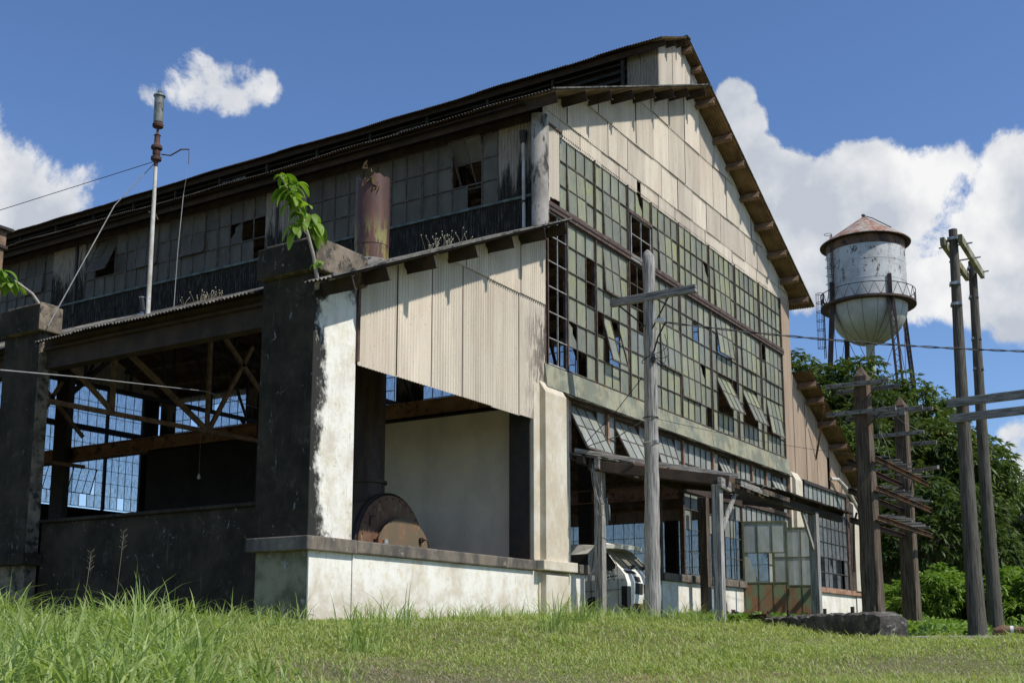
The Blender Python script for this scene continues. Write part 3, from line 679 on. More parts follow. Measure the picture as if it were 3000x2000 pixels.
def door_leaf(p, ang, w, z0, z1, miss, g='glass_lower'):
    d = Vector((cos(R(ang)), sin(R(ang)), 0)); n = Vector((d.y, -d.x, 0)); Z = Vector((0, 0, 1)); p = Vector(p); mb = MB(); gl = MB()
    H = z1 - z0; rows = [0, H * .39, H * .69, H]; cols = fr(0, w, 3)
    Pt = lambda u, z, e=0.: p + d * u + Z * (z0 + z) + n * e
    for k, c in enumerate(cols): mb.bar(Pt(c, 0), Pt(c, H), .05 if k in (0, 3) else .025, .045, 'door_frame_green', up=n)
    for k, r in enumerate(rows): mb.bar(Pt(0, r), Pt(w, r), .045, .06 if k in (0, 3) else .03, 'door_frame_green')
    for i in range(3):
        mb.add([Pt(cols[i], 0, .01), Pt(cols[i + 1], 0, .01), Pt(cols[i + 1], rows[1], .01), Pt(cols[i], rows[1], .01), Pt(cols[i], 0, -.01), Pt(cols[i + 1], 0, -.01), Pt(cols[i + 1], rows[1], -.01), Pt(cols[i], rows[1], -.01)], [(0, 1, 2, 3), (7, 6, 5, 4)], 'door_panel')
        for j in (1, 2):
            if (i, j) in miss: continue
            if (i, j) == (0, 1) and miss:
                gl.add([Pt(cols[0], rows[1]), Pt(cols[1], rows[1]), Pt(cols[1] * .75, rows[1] + .3), Pt(cols[1] * .25, rows[2])  , Pt(0, rows[2])], [(0, 1, 2, 3, 4)], g); continue
            gl.quad(Pt(cols[i], rows[j]), Pt(cols[i + 1], rows[j]), Pt(cols[i + 1], rows[j + 1]), Pt(cols[i], rows[j + 1]), g)
    o = mb.build('door', B); gl.build('door_glass', o)


door_leaf((10.30, -.02, 0), -66, 1.12, .42, 3.02, [(1, 1), (2, 1)])
door_leaf((12.0, -.25, 0), -68, 1.1, .42, 2.98, [])
door_leaf((13.9, -.05, 0), -158, .5, .42, 3.0, [])

# ---- low wall, ledges, piers, pillars


part('low_wall', 'plaster_white', (-5.62, -.02, -.2), (-.32, .22, 1.22)); part('ledge', 'concrete_ledge', (-5.6, -.09, 1.22), (-.5, .3, 1.41), .02)
part('low_wall', 'plaster_cream_pier', (-.32, -.05, -.2), (.93, .25, 1.23)); part('ledge', 'plaster_cream_pier', (-.46, -.24, 1.235), (.82, .26, 1.42), .015)
part('low_wall', 'plaster_white', (.935, -.02, -.2), (1.5, .2, 1.235)); part('ledge', 'concrete_ledge', (.83, -.10, 1.24), (1.57, .22, 1.42), .015)
part('low_wall', 'plaster_white', (5.2, .0, -.2), (10.36, .2, 1.285)); part('ledge', 'concrete_ledge', (5.15, -.09, 1.285), (10.42, .24, 1.46), .02)
part('vent_hole', 'interior_soot_shade', (5.35, -.012, .2), (5.75, -.002, .5), 0); part('vent_hole', 'rust_dark', (9.35, -.012, .36), (9.62, -.002, .72), 0)
part('low_wall', 'plaster_white', (14.9, -.02, -.2), (20.8, .2, 1.40)); part('ledge', 'steel_salmon', (14.9, -.1, 1.40), (21.7, .24, 1.56), .015)
part('low_wall', 'plaster_white', (20.9, -.04, -.2), (21.72, .2, 1.395))


def pier(x0, x1, yf, z0, zf, zw, mat, label=None):
    m = MB(); m.prism([(x0, .1, z0), (x0, yf, z0), (x0, yf, zf), (x0, -.02, zw), (x0, .1, zw)], (x1 - x0, 0, 0), mat); return m.build('pier', B, bevel=.01, label=label)


pier(-.25, .56, -.16, 1.42, 4.62, 4.84, 'plaster_cream_pier'); pier(-.47, -.1, -.03, 1.42, 4.66, 4.78, 'plaster_cream_pier')
mb = MB(); mb.box((.56, -.02, 1.42), (.93, .14, 4.75), 'plaster_cream_pier'); mb.build('pier', B)
pier(-.27, .58, -.17, -.2, 1.15, 1.23, 'plaster_cream_pier')
pier(14.45, 15.1, -.16, -.2, 4.66, 4.9, 'plaster_cream_pier'); pier(14.3, 14.6, -.05, -.2, 4.7, 4.85, 'plaster_cream_pier')
pier(20.6, 21.2, -.14, 1.56, 4.5, 4.6, 'plaster_cream_pier'); pier(21.3, 21.7, -.1, 1.56, 4.5, 4.6, 'plaster_cream_pier')
mb = MB(); mb.box((-.5, .05, 1.3), (-.1, .5, 4.9), 'steel_dark'); mb.build('column', B)
# right aisle windows
F(fr(15.8, 20.2, 10), fr(4.03, 4.70, 1), glass='glass_lower'); F(fr(15.8, 20.2, 10), fr(1.58, 4.0, 5), glass='glass_clear_dusty', miss=[(6, 0), (7, 1), (3, 1), (8, 0), (8, 1), (3, 0)], broken=[(5, 1)])
mb = MB(); mb.box((15.7, -.03, 4.70), (20.5, .08, 4.80), 'steel_dark'); mb.box((20.2, -.02, 1.56), (20.6, .08, 4.7), 'steel_brown'); mb.build('window_rail', B)
mb = MB(); mb.tube([(18.3, -.08, 5.12), (18.8, -.18, 5.15), (19.5, -.3, 4.85), (20.4, -.4, 4.2)], .06, 'pole_white_paint'); mb.tube([(20.4, -.3, 4.2), (20.5, -.15, 3.8), (20.5, -.1, 2.2)], .04, 'steel_dark'); mb.build('drainpipe', B)
mb = MB(); mb.bar((16.35, -.55, 7.15), (17.0, -.02, 5.6), .05, .05, 'rust_bright'); mb.build('eave_brace', B)

# corner pillar and its neighbours down the side
def side_pillar(y0, y1, first=False):
    m = MB(); fm = 'plaster_corner_pillar' if first else 'concrete_grey_brown'
    x0, x1 = -6.58, -5.63 if first else -6.33
    m.box((x0, y0, 1.41), (x1, y1, 5.3), fm)
    for i in range(len(m.f) - 6, len(m.f)):
        pass
    k = m.m('concrete_mould_shade'); m.mi[-2] = k   # the face towards -x
    o = m.build('pillar', B, bevel=.012)
    m = MB(); m.box((x0 + .03, y0 + .02, -.2), (x1 - .001, y1 - .02, 1.22), 'concrete_mossy' if first else 'concrete_grey_brown')
    if first: m.add([(x0 + .03, y0 - .004, -.2), (x1, y0 - .004, -.2), (x1, y0 - .004, 1.215), (x0 + .03, y0 - .004, 1.215), (x0 + .03, y0 + .02, -.2), (x1, y0 + .02, -.2), (x1, y0 + .02, 1.215), (x0 + .03, y0 + .02, 1.215)], [(0, 1, 2, 3), (0, 3, 7, 4), (1, 5, 6, 2)], 'plaster_white')
    m.build('pillar_base', B)
    m = MB(); m.box((x0 - .1, y0 - .09, 1.21), (x1 + .03, y1 + .06, 1.41), 'concrete_ledge' if first else 'concrete_mould_shade'); k = m.m('concrete_mould_shade'); m.build('ledge', B, bevel=.015)
    m = MB(); m.box((x0 - .12, y0 - .12, 5.25), (x1 + .1, y1 + .02, 5.72), 'concrete_grey_brown'); m.mi[-2] = m.m('concrete_mould_shade')
    m.box((x0 - .06, y0 - .06, 5.72), (x1 + .04, y1 - .1, 5.77), 'concrete_grey_brown'); m.build('pillar_cap', B, bevel=.02)


side_pillar(0.0, 1.03, True)
for yy in (6.31, 12.62, 18.93, 25.2): side_pillar(yy, yy + 1.0)
for ya, yb in ((1.03, 6.31), (7.31, 12.62), (13.62, 18.93), (19.93, 25.2), (26.2, LEN)):
    part('side_wall', 'concrete_mould_shade', (-6.3, ya, -.2), (-6.08, yb, 1.93)); part('side_wall_coping', 'concrete_mould_shade', (-6.36, ya, 1.93), (-6.02, yb, 1.99), .02)
    m = MB(); m.box((-6.42, ya, 4.62), (-6.2, yb, 4.93), 'purlin_brown'); m.box((-6.5, ya, 4.93), (-6.12, yb, 4.98), 'purlin_brown'); m.build('eave_beam', B)

# ---- clerestory (left and right)
def clerestory(xw, sgn, front=True):
    U = Vector((0, 1, 0)); Nn = Vector((-sgn, 0, 0)); mb = MB(); zt = 10.3
    C = lambda a, b, z0, z1, mat='corrugated_mouldy': corr(mb, (xw, a, 0), U, (0, 0, 1), Nn, b - a, mat, lambda u: z0, lambda u: z1, spv=4 if front else 2, sheet=.75)
    C(.05, 28.3, 7.95, 8.69); solid = [(.1, 1.08), (6.27, 7.52), (14.02, 15.32), (21.8, 23.1), (27.3, 28.3)]
    for a, b in solid: C(a, b, 8.66, zt)
    mb.build('clerestory_cladding', B)
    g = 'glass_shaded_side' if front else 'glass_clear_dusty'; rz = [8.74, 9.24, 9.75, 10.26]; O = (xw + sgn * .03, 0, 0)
    K = dict(glass=g, pw=.024)
    if front:
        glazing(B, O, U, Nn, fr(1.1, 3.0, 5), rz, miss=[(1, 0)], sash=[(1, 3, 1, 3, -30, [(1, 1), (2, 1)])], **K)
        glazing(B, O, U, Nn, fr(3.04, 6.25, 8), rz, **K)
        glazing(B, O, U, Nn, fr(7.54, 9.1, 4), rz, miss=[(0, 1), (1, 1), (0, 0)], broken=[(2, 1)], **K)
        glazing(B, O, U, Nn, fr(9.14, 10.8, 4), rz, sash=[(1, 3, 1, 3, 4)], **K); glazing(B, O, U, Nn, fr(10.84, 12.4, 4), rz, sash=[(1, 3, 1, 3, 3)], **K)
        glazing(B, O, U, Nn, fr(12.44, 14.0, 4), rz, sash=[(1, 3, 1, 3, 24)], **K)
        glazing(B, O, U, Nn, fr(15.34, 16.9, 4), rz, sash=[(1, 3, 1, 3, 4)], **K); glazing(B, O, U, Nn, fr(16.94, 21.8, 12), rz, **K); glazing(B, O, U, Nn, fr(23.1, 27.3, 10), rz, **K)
    else:
        for a, b in ((1.1, 6.25), (7.54, 14.0), (15.34, 21.8), (23.1, 27.3)): glazing(B, O, U, Nn, fr(a, b, int((b - a) / .42)), rz, miss=[(3, 1), (6, 0), (9, 2)], **K)
    mb = MB(); mb.box((xw - sgn * .05, .1, 8.67), (xw + sgn * .02, 28.3, 8.72), 'sill_flashing'); mb.build('window_sill', B)
    mb = MB(); mb.box((xw - sgn * .06, .1, 10.27), (xw + sgn * .1, 28.3, 10.42), 'purlin_brown')
    mb.add([(xw - sgn * .1, .1, 10.43), (xw - sgn * .62, .1, 10.33), (xw - sgn * .62, 28.3, 10.33), (xw - sgn * .1, 28.3, 10.43), (xw - sgn * .1, .1, 10.45), (xw - sgn * .62, .1, 10.35), (xw - sgn * .62, 28.3, 10.35), (xw - sgn * .1, 28.3, 10.45)], [(0, 1, 2, 3), (7, 6, 5, 4), (0, 4, 5, 1)], 'interior_soot_shade'); mb.build('eave_soffit', B)


clerestory(0.0, 1); clerestory(15.0, -1, False)
# ---- roof monitor
mz = lambda x: 15.49 - .47 * abs(x - 7.45)
a = Vector((5.75, 0, mz(5.75))); b = Vector((7.45, 0, 15.49))
slope_roof('monitor_roof', 5.75, 7.45, mz, -.05, LEN, 'roof_sheet_black', 'roof_underside_rust'); slope_roof('monitor_roof', 9.15, 7.45, mz, -.05, LEN, 'roof_sheet_black', 'roof_underside_rust')
mb = MB(); mb.bar((7.45, -.07, 15.51), (7.45, LEN, 15.51), .22, .04, 'roof_sheet_black'); mb.build('ridge_cap', B)
for x, s_ in ((5.95, 1), (6.6, 1), (7.25, 1), (7.7, -1), (8.3, -1), (9.0, -1)): purlin(x, mz, s_, -.05, LEN, 'purlin_brown' if s_ > 0 else 'purlin_tan', d=.15, w=.06 if s_ > 0 else .11)
mb = MB(); corr(mb, (6.2, .25, 0), (1, 0, 0), (0, 0, 1), (0, -1, 0), 2.5, 'corrugated_cream', lambda u: 13.2, lambda u: mz(6.2 + u) - .03); mb.build('monitor_gable_cladding', B)
mb = MB(); corr(mb, (6.2, .25, 0), (0, 1, 0), (0, 0, 1), (-1, 0, 0), .9, 'corrugated_mouldy', lambda u: 13.3, lambda u: mz(6.2) - .02)
mb.build('monitor_cladding', B)
for yy in (7.6, 14.6, 21.8): mb = MB(); corr(mb, (6.17, yy, 0), (0, 1, 0), (0, 0, 1), (-1, 0, 0), 1.1, 'roof_sheet_weathered', lambda u: 13.3, lambda u: 14.5); mb.build('louvre_panel', B)
mb = MB(); corr(mb, (8.7, .25, 0), (0, 1, 0), (0, 0, 1), (1, 0, 0), 28, 'corrugated_tan', lambda u: 13.3, lambda u: mz(8.7) - .02, spv=2); mb.build('monitor_cladding', B)
mb = MB()
for k in range(6):
    z = 13.42 + k * .22; mb.add([(6.1, 1.17, z), (6.1, LEN, z), (6.28, LEN, z + .18), (6.28, 1.17, z + .18), (6.11, 1.17, z - .012), (6.11, LEN, z - .012), (6.29, LEN, z + .168), (6.29, 1.17, z + .168)], [(3, 2, 1, 0), (4, 5, 6, 7), (0, 1, 5, 4)], 'louvre_black')
for yy in fr(1.18, 28.0, 13): mb.box((6.06, yy, 13.3), (6.14, yy + .07, 14.9), 'louvre_black')
mb.box((6.32, 1.1, 13.2), (6.36, LEN, 14.95), 'interior_soot_shade'); mb.build('louvre', B)

# ---- inside
part('floor', 'floor_concrete', (-6.1, .22, .0), (21.6, 28.3, .27), 0)
part('partition_wall', 'interior_whitewash', (0, .5, .27), (.14, 6.7, 4.42), 0); part('partition_wall', 'interior_soot_shade', (0, 6.7, .27), (.14, 11.2, 4.42), 0)  # far half coloured near black to stand for the shade deeper inside
mb = MB(); mb.box((0, .5, 4.42), (.2, 11.2, 4.5), 'interior_soot_shade'); mb.build('wall_plate', B)
for x in (.12, 14.85):
    mb = MB(); mb.box((x - .02, .4, 4.42 if x > 1 else 4.5), (x + .02, 28.2, 4.8), 'steel_salmon'); mb.box((x - .12, .4, 4.8), (x + .12, 28.2, 4.83), 'steel_salmon'); mb.box((x - .12, .4, 4.39 if x > 1 else 4.47), (x + .12, 28.2, 4.42 if x > 1 else 4.5), 'steel_salmon'); mb.build('crane_girder', B)
for x in (0., 15.):
    for yy in (6.9, 14.1, 20.9, 27.6):
        mb = MB(); mb.box((x - .18, yy, .27), (x + .0, yy + .5, 8.0), 'steel_dark'); mb.build('column', B)
mb = MB(); mb.box((14.8, .3, .27), (15.0, .6, 8), 'steel_brown'); mb.build('column', B)
# trusses of the left aisle
for yy in (6.9, 13.4, 19.8):
    mb = MB(); a_ = lambda p, q, w=.09: mb.bar((p[0], yy, p[1]), (q[0], yy, q[1]), .06, w, 'steel_truss_brown', up=(0, 0, 1))
    a_((-6.1, 4.2), (-.1, 4.25), .09); a_((-6.2, 4.95), (-.1, 7.7), .12); a_((-4.52, 4.25), (-4.52, 5.6)); a_((-5.7, 5.1), (-4.55, 4.28)); a_((-4.45, 5.6), (-2.2, 4.3), .11)
    a_((-2.12, 4.3), (-2.12, 6.65)); a_((-2.05, 4.3), (-.9, 6.3)); a_((-2.05, 6.6), (-.2, 5.0)); mb.build('truss', B)
# main trusses
for yy in (6.9, 14.1, 20.9):
    mb = MB(); a_ = lambda p, q, w=.12: mb.bar((p[0], yy + .25, p[1]), (q[0], yy + .25, q[1]), .08, w, 'steel_dark', up=(0, 0, 1))
    a_((0, 8.4), (15, 8.4), .16); a_((0, 10.3), (7.45, 13.6)); a_((15, 10.3), (7.45, 13.6))
    for k in range(8):
        x = 15 * k / 8; x2 = 15 * (k + 1) / 8; zt = lambda q: 13.6 - 3.3 * abs(q - 7.5) / 7.5
        a_((x, 8.4), (x2, zt(x2)), .08) if k < 4 else a_((x, zt(x)), (x2, 8.4), .08); a_((x, 8.4), (x, zt(x)), .08)
    for x, s_ in ((0, 1), (15, -1)): a_((x, 6.2), (x + 2.2 * s_, 8.4), .12)
    mb.build('truss', B)
# back gable glazing
for (a, b) in zip(bays, bays[1:]): glazing(B, (0, LEN, 0), (1, 0, 0), (0, 1, 0), fr(a + .03, b - .03, 5 if b - a > 1.7 else 4), [5.27, 5.79, 6.32, 6.84, 7.36, 7.89, 8.38], glass='glass_clear_dusty', sash=[(1, 4, 1, 3, 20)] if 8 < a < 12 else [], miss=[(2, 0)] if a > 10 else []); glazing(B, (0, LEN, 0), (1, 0, 0), (0, 1, 0), fr(a + .03, b - .03, 4), [8.6, 9.1, 9.63, 10.2], glass='glass_clear_dusty')
mb = MB(); mb.box((.5, LEN - .1, 8.38), (14.6, LEN + .03, 8.6), 'steel_dark')
for x in bays: mb.box((x - .05, LEN - .1, 5.2), (x + .05, LEN + .03, 8.379), 'steel_dark'); mb.box((x - .05, LEN - .1, 8.601), (x + .05, LEN + .03, 10.2), 'steel_dark')
mb.box((0, LEN - .03, 5.1), (.94, LEN + .03, 10.3), 'interior_soot_shade'); mb.box((14.2, LEN - .03, 5.1), (15.0, LEN + .03, 10.3), 'interior_soot_shade'); mb.build('back_window_frame', B)
# right aisle side wall
part('side_wall', 'plaster_white', (21.5, .2, -.2), (21.7, 28.3, 1.4), 0)
for a, b in ((.6, 6.8), (7.3, 13.6), (14.1, 20.4), (20.9, 28)): glazing(B, (21.6, 0, 0), (0, 1, 0), (1, 0, 0), fr(a, b, 14), fr(1.45, 4.4, 5), glass='glass_dim')
for a, b in ((.2, .6), (6.8, 7.3), (13.6, 14.1), (20.4, 20.9), (28, 28.3)): part('wall_pier', 'interior_soot_shade', (21.45, a, 1.4), (21.68, b, 4.4), 0)
mb = MB(); corr(mb, (21.6, .1, 0), (0, 1, 0), (0, 0, 1), (1, 0, 0), 28, 'corrugated_tan', lambda u: 4.4, lambda u: 4.82, spv=2); mb.build('aisle_cladding', B)

# ------------------------------------------------------------------ numpy leaf / blade meshes
def np_mesh(name, quads, matt, tones, tris=None, parent=None, kind=None):
    """quads: (n,4,3) array of faces"""
    n = len(quads); me = bpy.data.meshes.new(name); me.vertices.add(n * 4); me.vertices.foreach_set('co', np.ascontiguousarray(quads, np.float32).ravel())
    me.loops.add(n * 4); me.loops.foreach_set('vertex_index', np.arange(n * 4, dtype=np.int32)); me.polygons.add(n)
    me.polygons.foreach_set('loop_start', np.arange(0, n * 4, 4, dtype=np.int32)); me.materials.append(MATS[matt])
    at = me.attributes.new('tone', 'FLOAT', 'FACE'); at.data.foreach_set('value', np.asarray(tones, np.float32)); me.update(calc_edges=True); me.validate()
    o = bpy.data.objects.new(name, me); COL.objects.link(o)
    if parent: o.parent = parent; o.matrix_parent_inverse = Matrix.Translation(-Vector(parent.location))
    if kind: o['kind'] = kind
    return o


def unit(a): return a / np.maximum(np.linalg.norm(a, axis=-1, keepdims=True), 1e-9)


def leaves(base, d, ln, wd, droop=.3, rg=rng):
    """one kite-shaped leaf per base point"""
    d = unit(d); up = np.tile([0, 0, 1.], (len(d), 1)); s = unit(np.cross(d, up + rg.normal(0, .25, d.shape))); ln = ln[:, None]; wd = wd[:, None]
    tip = base + d * ln; tip[:, 2] -= (ln[:, 0] * droop); mid = base + d * ln * .5; mid[:, 2] -= ln[:, 0] * droop * .3
    return np.stack([base, mid + s * wd / 2, tip, mid - s * wd / 2], 1)


def blades(p, h, w, lean, ang, segs, curve=1.0):
    """grass blades as strips of quads, bent over by lean"""
    n = len(p); dx = np.stack([np.cos(ang), np.sin(ang), np.zeros(n)], 1); sx = np.stack([-np.sin(ang), np.cos(ang), np.zeros(n)], 1); out = []; prev = None
    tw = rng.uniform(-.9, .9, n); sx = sx * np.cos(tw)[:, None] + dx * np.sin(tw)[:, None]
    for k in range(segs + 1):
        t = k / segs; c = p + dx * (lean * h * t ** 2)[:, None]; c = c + np.array([0, 0, 1.]) * (h * (t - curve * lean * .45 * t ** 3))[:, None]
        ww = (w * (1 - t ** 2.2) * .5 + .0003)[:, None]; a, b = c - sx * ww, c + sx * ww
        if prev is not None: out.append(np.stack([prev[0], prev[1], b, a], 1))
        prev = (a, b)
    return np.concatenate(out)


# ------------------------------------------------------------------ lean-to canopy on posts by the big opening
T = thing('timber_canopy', 'sagging corrugated canopy on grey timber posts before the vehicle opening', 'canopy', (5, -1.4, .2))
Vd = Vector((0, -2.7, -.47)); L_ = Vd.length; Vd.normalize(); mb = MB()
Nn_ = Vector((0, -Vd.z, Vd.y)) * -1; L_ *= 1.06
for u_ in [k * .2 for k in range(18)]:   # loose boards at the open end, sun slipping between them
    e = L_ * min(1, max(.05, (u_ + .1) / 1.95)) + random.uniform(-.05, .03); o_ = Vector((.98 + u_ + .09, -.06, 3.585)); q = o_ + Nn_ * random.uniform(-.005, .005)
    if round(u_ / .2) in (9, 12, 15): continue
    mb.bar(q, q + Vd * e, random.uniform(.172, .194), .022, 'wood_weathered_horizontal', up=Nn_)
for dz, m_ in ((3.60, 'roof_sheet_black'), (3.58, 'purlin_brown')):
    corr(mb, (4.55, -.06, dz), (1, 0, 0), Vd, Nn_, 1.6, m_, lambda u: 0, lambda u: L_, amp=.014, sheet=.8, jit=0)
    corr(mb, (6.15, -.06, dz), (1, 0, 0), Vd, Nn_, 4.2, m_, lambda u: L_ - .8, lambda u: L_, amp=.014, sheet=.8, jit=.05)
mb.build('roof', T)
def post(x, y, z0, z1, w, m='wood_weathered', d=None):
    mb = MB(); mb.bar((x, y, z0), (x + .01, y, z1), w, d or w, m, up=(0, 1, 0)); return mb.build('post', T, bevel=.008)
post(1.40, -.42, 0, 3.36, .17); post(1.96, -2.66, 0, 2.9, .17); post(7.92, -2.66, 0, 2.92, .2); post(6.8, -.38, 0, 3.3, .2, 'timber_dark')
def beam(n, p, q, w, h, m='wood_weathered_horizontal'):
    mb = MB(); mb.bar(p, q, w, h, m); return mb.build(n, T, bevel=.006)
beam('beam', (1.0, -.18, 3.48), (10.0, -.18, 3.46), .12, .17, 'purlin_brown'); beam('beam', (1.28, -.25, 3.38), (2.12, -2.85, 2.98), .14, .2, 'purlin_brown'); beam('beam', (1.95, -2.68, 2.92), (10.1, -2.68, 2.95), .12, .17, 'purlin_brown')
beam('bolster', (1.08, -.52, 3.38), (1.62, -.36, 3.36), .08, .2); beam('bolster', (1.78, -2.79, 2.92), (2.42, -2.74, 2.9), .08, .2)
beam('fascia_board', (1.0, -.08, 3.66), (1.95, -1.35, 3.42), .05, .09); beam('fascia_board', (1.9, -1.28, 3.43), (2.86, -2.76, 3.16), .06, .1); beam('fascia_board', (1.65, -1.05, 3.36), (2.7, -2.74, 3.05), .04, .13, 'purlin_tan')
beam('fascia_board', (2.7, -2.86, 3.0), (4.3, -2.86, 2.96), .03, .12, 'wood_weathered_horizontal'); beam('fascia_board', (3.9, -2.87, 2.98), (5.6, -2.87, 2.96), .03, .1, 'timber_dark')
for x in (4.0, 6.0, 8.0, 9.8): beam('rafter', (x, -.2, 3.5), (x, -2.85, 3.06), .08, .12, 'purlin_brown')
beam('brace', (2.95, -2.66, 2.86), (2.16, -2.66, 2.05), .05, .1, 'wood_weathered'); beam('brace', (7.1, -2.66, 2.86), (7.84, -2.66, 2.05), .05, .1, 'wood_weathered')
mb = MB(); mb.box((1.52, -.5, 2.2), (1.6, -.4, 2.75), 'wood_weathered'); mb.box((1.6, -.52, 2.3), (1.66, -.42, 2.62), 'wood_weathered'); mb.build('block', T)

mb = MB()
for k in range(6):
    p0 = Vector((.98 + random.uniform(0, .15), -.45, 3.4 - random.uniform(0, .15))); pts = []
    e = Vector((1.4 + random.uniform(-.05, .25), -.52, 2.2 + random.uniform(0, 1.0)))
    for i in range(9):
        t = i / 8; pts.append(p0.lerp(e, t) + Vector((random.uniform(-.03, .03), random.uniform(-.03, .03), -.35 * sin(pi * t) + random.uniform(-.03, .03))))
    mb.tube(pts, .006, 'cable_pale', 4)
for z in (2.95, 2.62, 1.95): mb.tube([(1.31, -.51, z), (1.49, -.515, z - .02), (1.5, -.35, z)], .007, 'cable_pale', 4)
tag(mb.build('loose_wires'), 'tangle of loose pale wires hanging around the grey canopy post nearest the white pier', 'wires')

# ------------------------------------------------------------------ boiler with its stack
T = thing('boiler', 'rusty horizontal boiler with tall red smokestack behind the low white wall', 'boiler', (-2.36, 2.6, .3))
c = (-2.36, 0, 1.60)
mb = MB(); mb.lathe([(.90, 1.9), (.90, 5.6), (0.01, 5.62)], c, 'rust_boiler_door', 48, 'y'); mb.build('drum', T, smooth=True)
mb = MB(); mb.lathe([(.96, 1.84), (.98, 1.86), (.98, 1.95), (.90, 1.97)], c, 'steel_dark', 48, 'y'); mb.lathe([(.935, 1.91), (.935, 1.82), (.92, 1.80), (.0, 1.80)], c, 'rust_boiler', 48, 'y'); [mb.tube([(-2.36 + .87 * cos(t), 1.80, 1.6 + .87 * sin(t)), (-2.36 + .87 * cos(t), 1.785, 1.6 + .87 * sin(t))], .018, 'rust_dark', 6) for t in fr(0, 2 * pi, 28)[:-1]]; mb.build('front_plate', T, smooth='auto')
mb = MB(); mb.lathe([(.80, 1.70), (.81, 1.68), (.79, 1.63), (.2, 1.59), (0.0, 1.59)], (-2.2, 0, 1.34), 'rust_boiler_door', 48, 'y'); mb.lathe([(.80, 1.70), (0, 1.71)], (-2.2, 0, 1.34), 'steel_dark', 32, 'y'); o = mb.build('door', T, smooth='auto')
mb = MB(); mb.tube([(-1.78, 1.63, 1.76), (-1.78, 1.5, 1.76), (-1.76, 1.46, 1.74), (-1.68, 1.46, 1.48)], .016, 'steel_dark', 6); mb.tube([(-1.78, 1.63, 1.76), (-1.78, 1.56, 1.76)], .05, 'steel_dark', 10); mb.build('handle', o)
mb = MB(); mb.box((-2.98, 1.62, 1.58), (-2.86, 1.74, 1.7), 'rust_bright'); mb.box((-2.86, 1.58, 1.6), (-2.76, 1.68, 1.69), 'galvanised'); mb.build('hinge', T)
mb = MB(); mb.bar((-3.02, 1.785, 2.1), (-2.88, 1.785, 2.12), .02, .03, 'steel_dark'); mb.bar((-3.01, 1.785, 2.1), (-3.01, 1.785, 1.94), .02, .03, 'steel_dark'); mb.build('bracket', T)
sc_ = (-2.48, 2.32); mb = MB(); n = 36; prof = [(.33, 2.3), (.33, 2.76), (.375, 2.76), (.375, 2.81), (.322, 2.81), (.318, 5.0), (.318, 7.25), (.325, 7.25), (.325, 8.1), (.318, 8.1), (.318, 8.60)]
mb.lathe(prof, (sc_[0], sc_[1], 0), 'rust_stack', n); m = n
for k in range(n):   # broken upper rim
    i = (len(prof) - 1) * n + k; v = mb.v[i]; mb.v[i] = (v[0], v[1], v[2] + .02 * sin(k * .9) + random.uniform(-.02, .015) - (.09 if 16 < k < 22 else 0))
ring = [(mb.v[(len(prof) - 1) * n + k]) for k in range(n)]
inner = [(sc_[0] + (v[0] - sc_[0]) * .96, sc_[1] + (v[1] - sc_[1]) * .96, v[2]) for v in ring]; low = [(v[0], v[1], 8.1) for v in inner]
mb.add(ring + inner + low, [(k, (k + 1) % n, n + (k + 1) % n, n + k) for k in range(n)] + [(n + k, n + (k + 1) % n, 2 * n + (k + 1) % n, 2 * n + k) for k in range(n)], 'steel_dark')
mb.build('smoke_stack', T, smooth='auto')
mb = MB()
for k in range(16):   # flakes of rotted lining hanging at the rim
    a = R(200 + random.uniform(-28, 40)); r0 = .31 + random.uniform(-.02, .02); p = Vector((sc_[0] + r0 * cos(a), sc_[1] + r0 * sin(a), 8.52 + random.uniform(-.28, .12) + (.2 if k < 4 else 0))); s_ = random.uniform(.05, .08)
    q = [p + Vector((random.uniform(-s_, s_), random.uniform(-s_, s_), random.uniform(-s_, s_) * 1.6)) for _ in range(5)]; mb.add(q, [(0, 1, 2), (0, 2, 3), (1, 3, 4), (2, 3, 4), (0, 1, 4)], 'moss_litter')
mb.build('lining_flakes', T)
mb = MB(); mb.lathe([(.42, 0), (.29, .22)], (sc_[0], sc_[1], 6.8), 'roof_sheet_weathered', 24); mb.build('roof_collar', T, smooth=True)

# ------------------------------------------------------------------ van
T = thing('parked_van', 'stripped white van with roof visor and dusty windscreen parked inside the opening', 'van', (3.6, 1.5, .25))
xa, xb = 2.75, 4.42; xm = (xa + xb) / 2; hw = (xb - xa) / 2
def wv(z): return hw if z < 1.25 else hw - (z - 1.25) * .17
prof = [(-.22, .50), (-.30, .62), (-.335, .85), (-.335, 1.12), (-.27, 1.30), (-.16, 1.42), (.02, 1.58), (.30, 1.86), (.42, 1.93), (.9, 1.985), (2.2, 2.0), (3.4, 1.97), (3.75, 1.88), (3.86, 1.3), (3.9, .5)]
inset = [.05, .03, .0, .0, .0, .0, .0, .0, .05, .08, .08, .08, .06, .03, .03]
mb = MB(); lft = [(xm - wv(z) + e, y, z) for (y, z), e in zip(prof, inset)]; rgt = [(xm + wv(z) - e, y, z) for (y, z), e in zip(prof, inset)]; n = len(prof)
bl = [(xm - wv(1.3), y, 1.25) for y in (0,)]
fs = [(i, i + 1, n + i + 1, n + i) for i in range(n - 1)] + [(n - 1, 0, n, 2 * n - 1)]
mb.add(lft + rgt, fs, 'van_paint', .5)
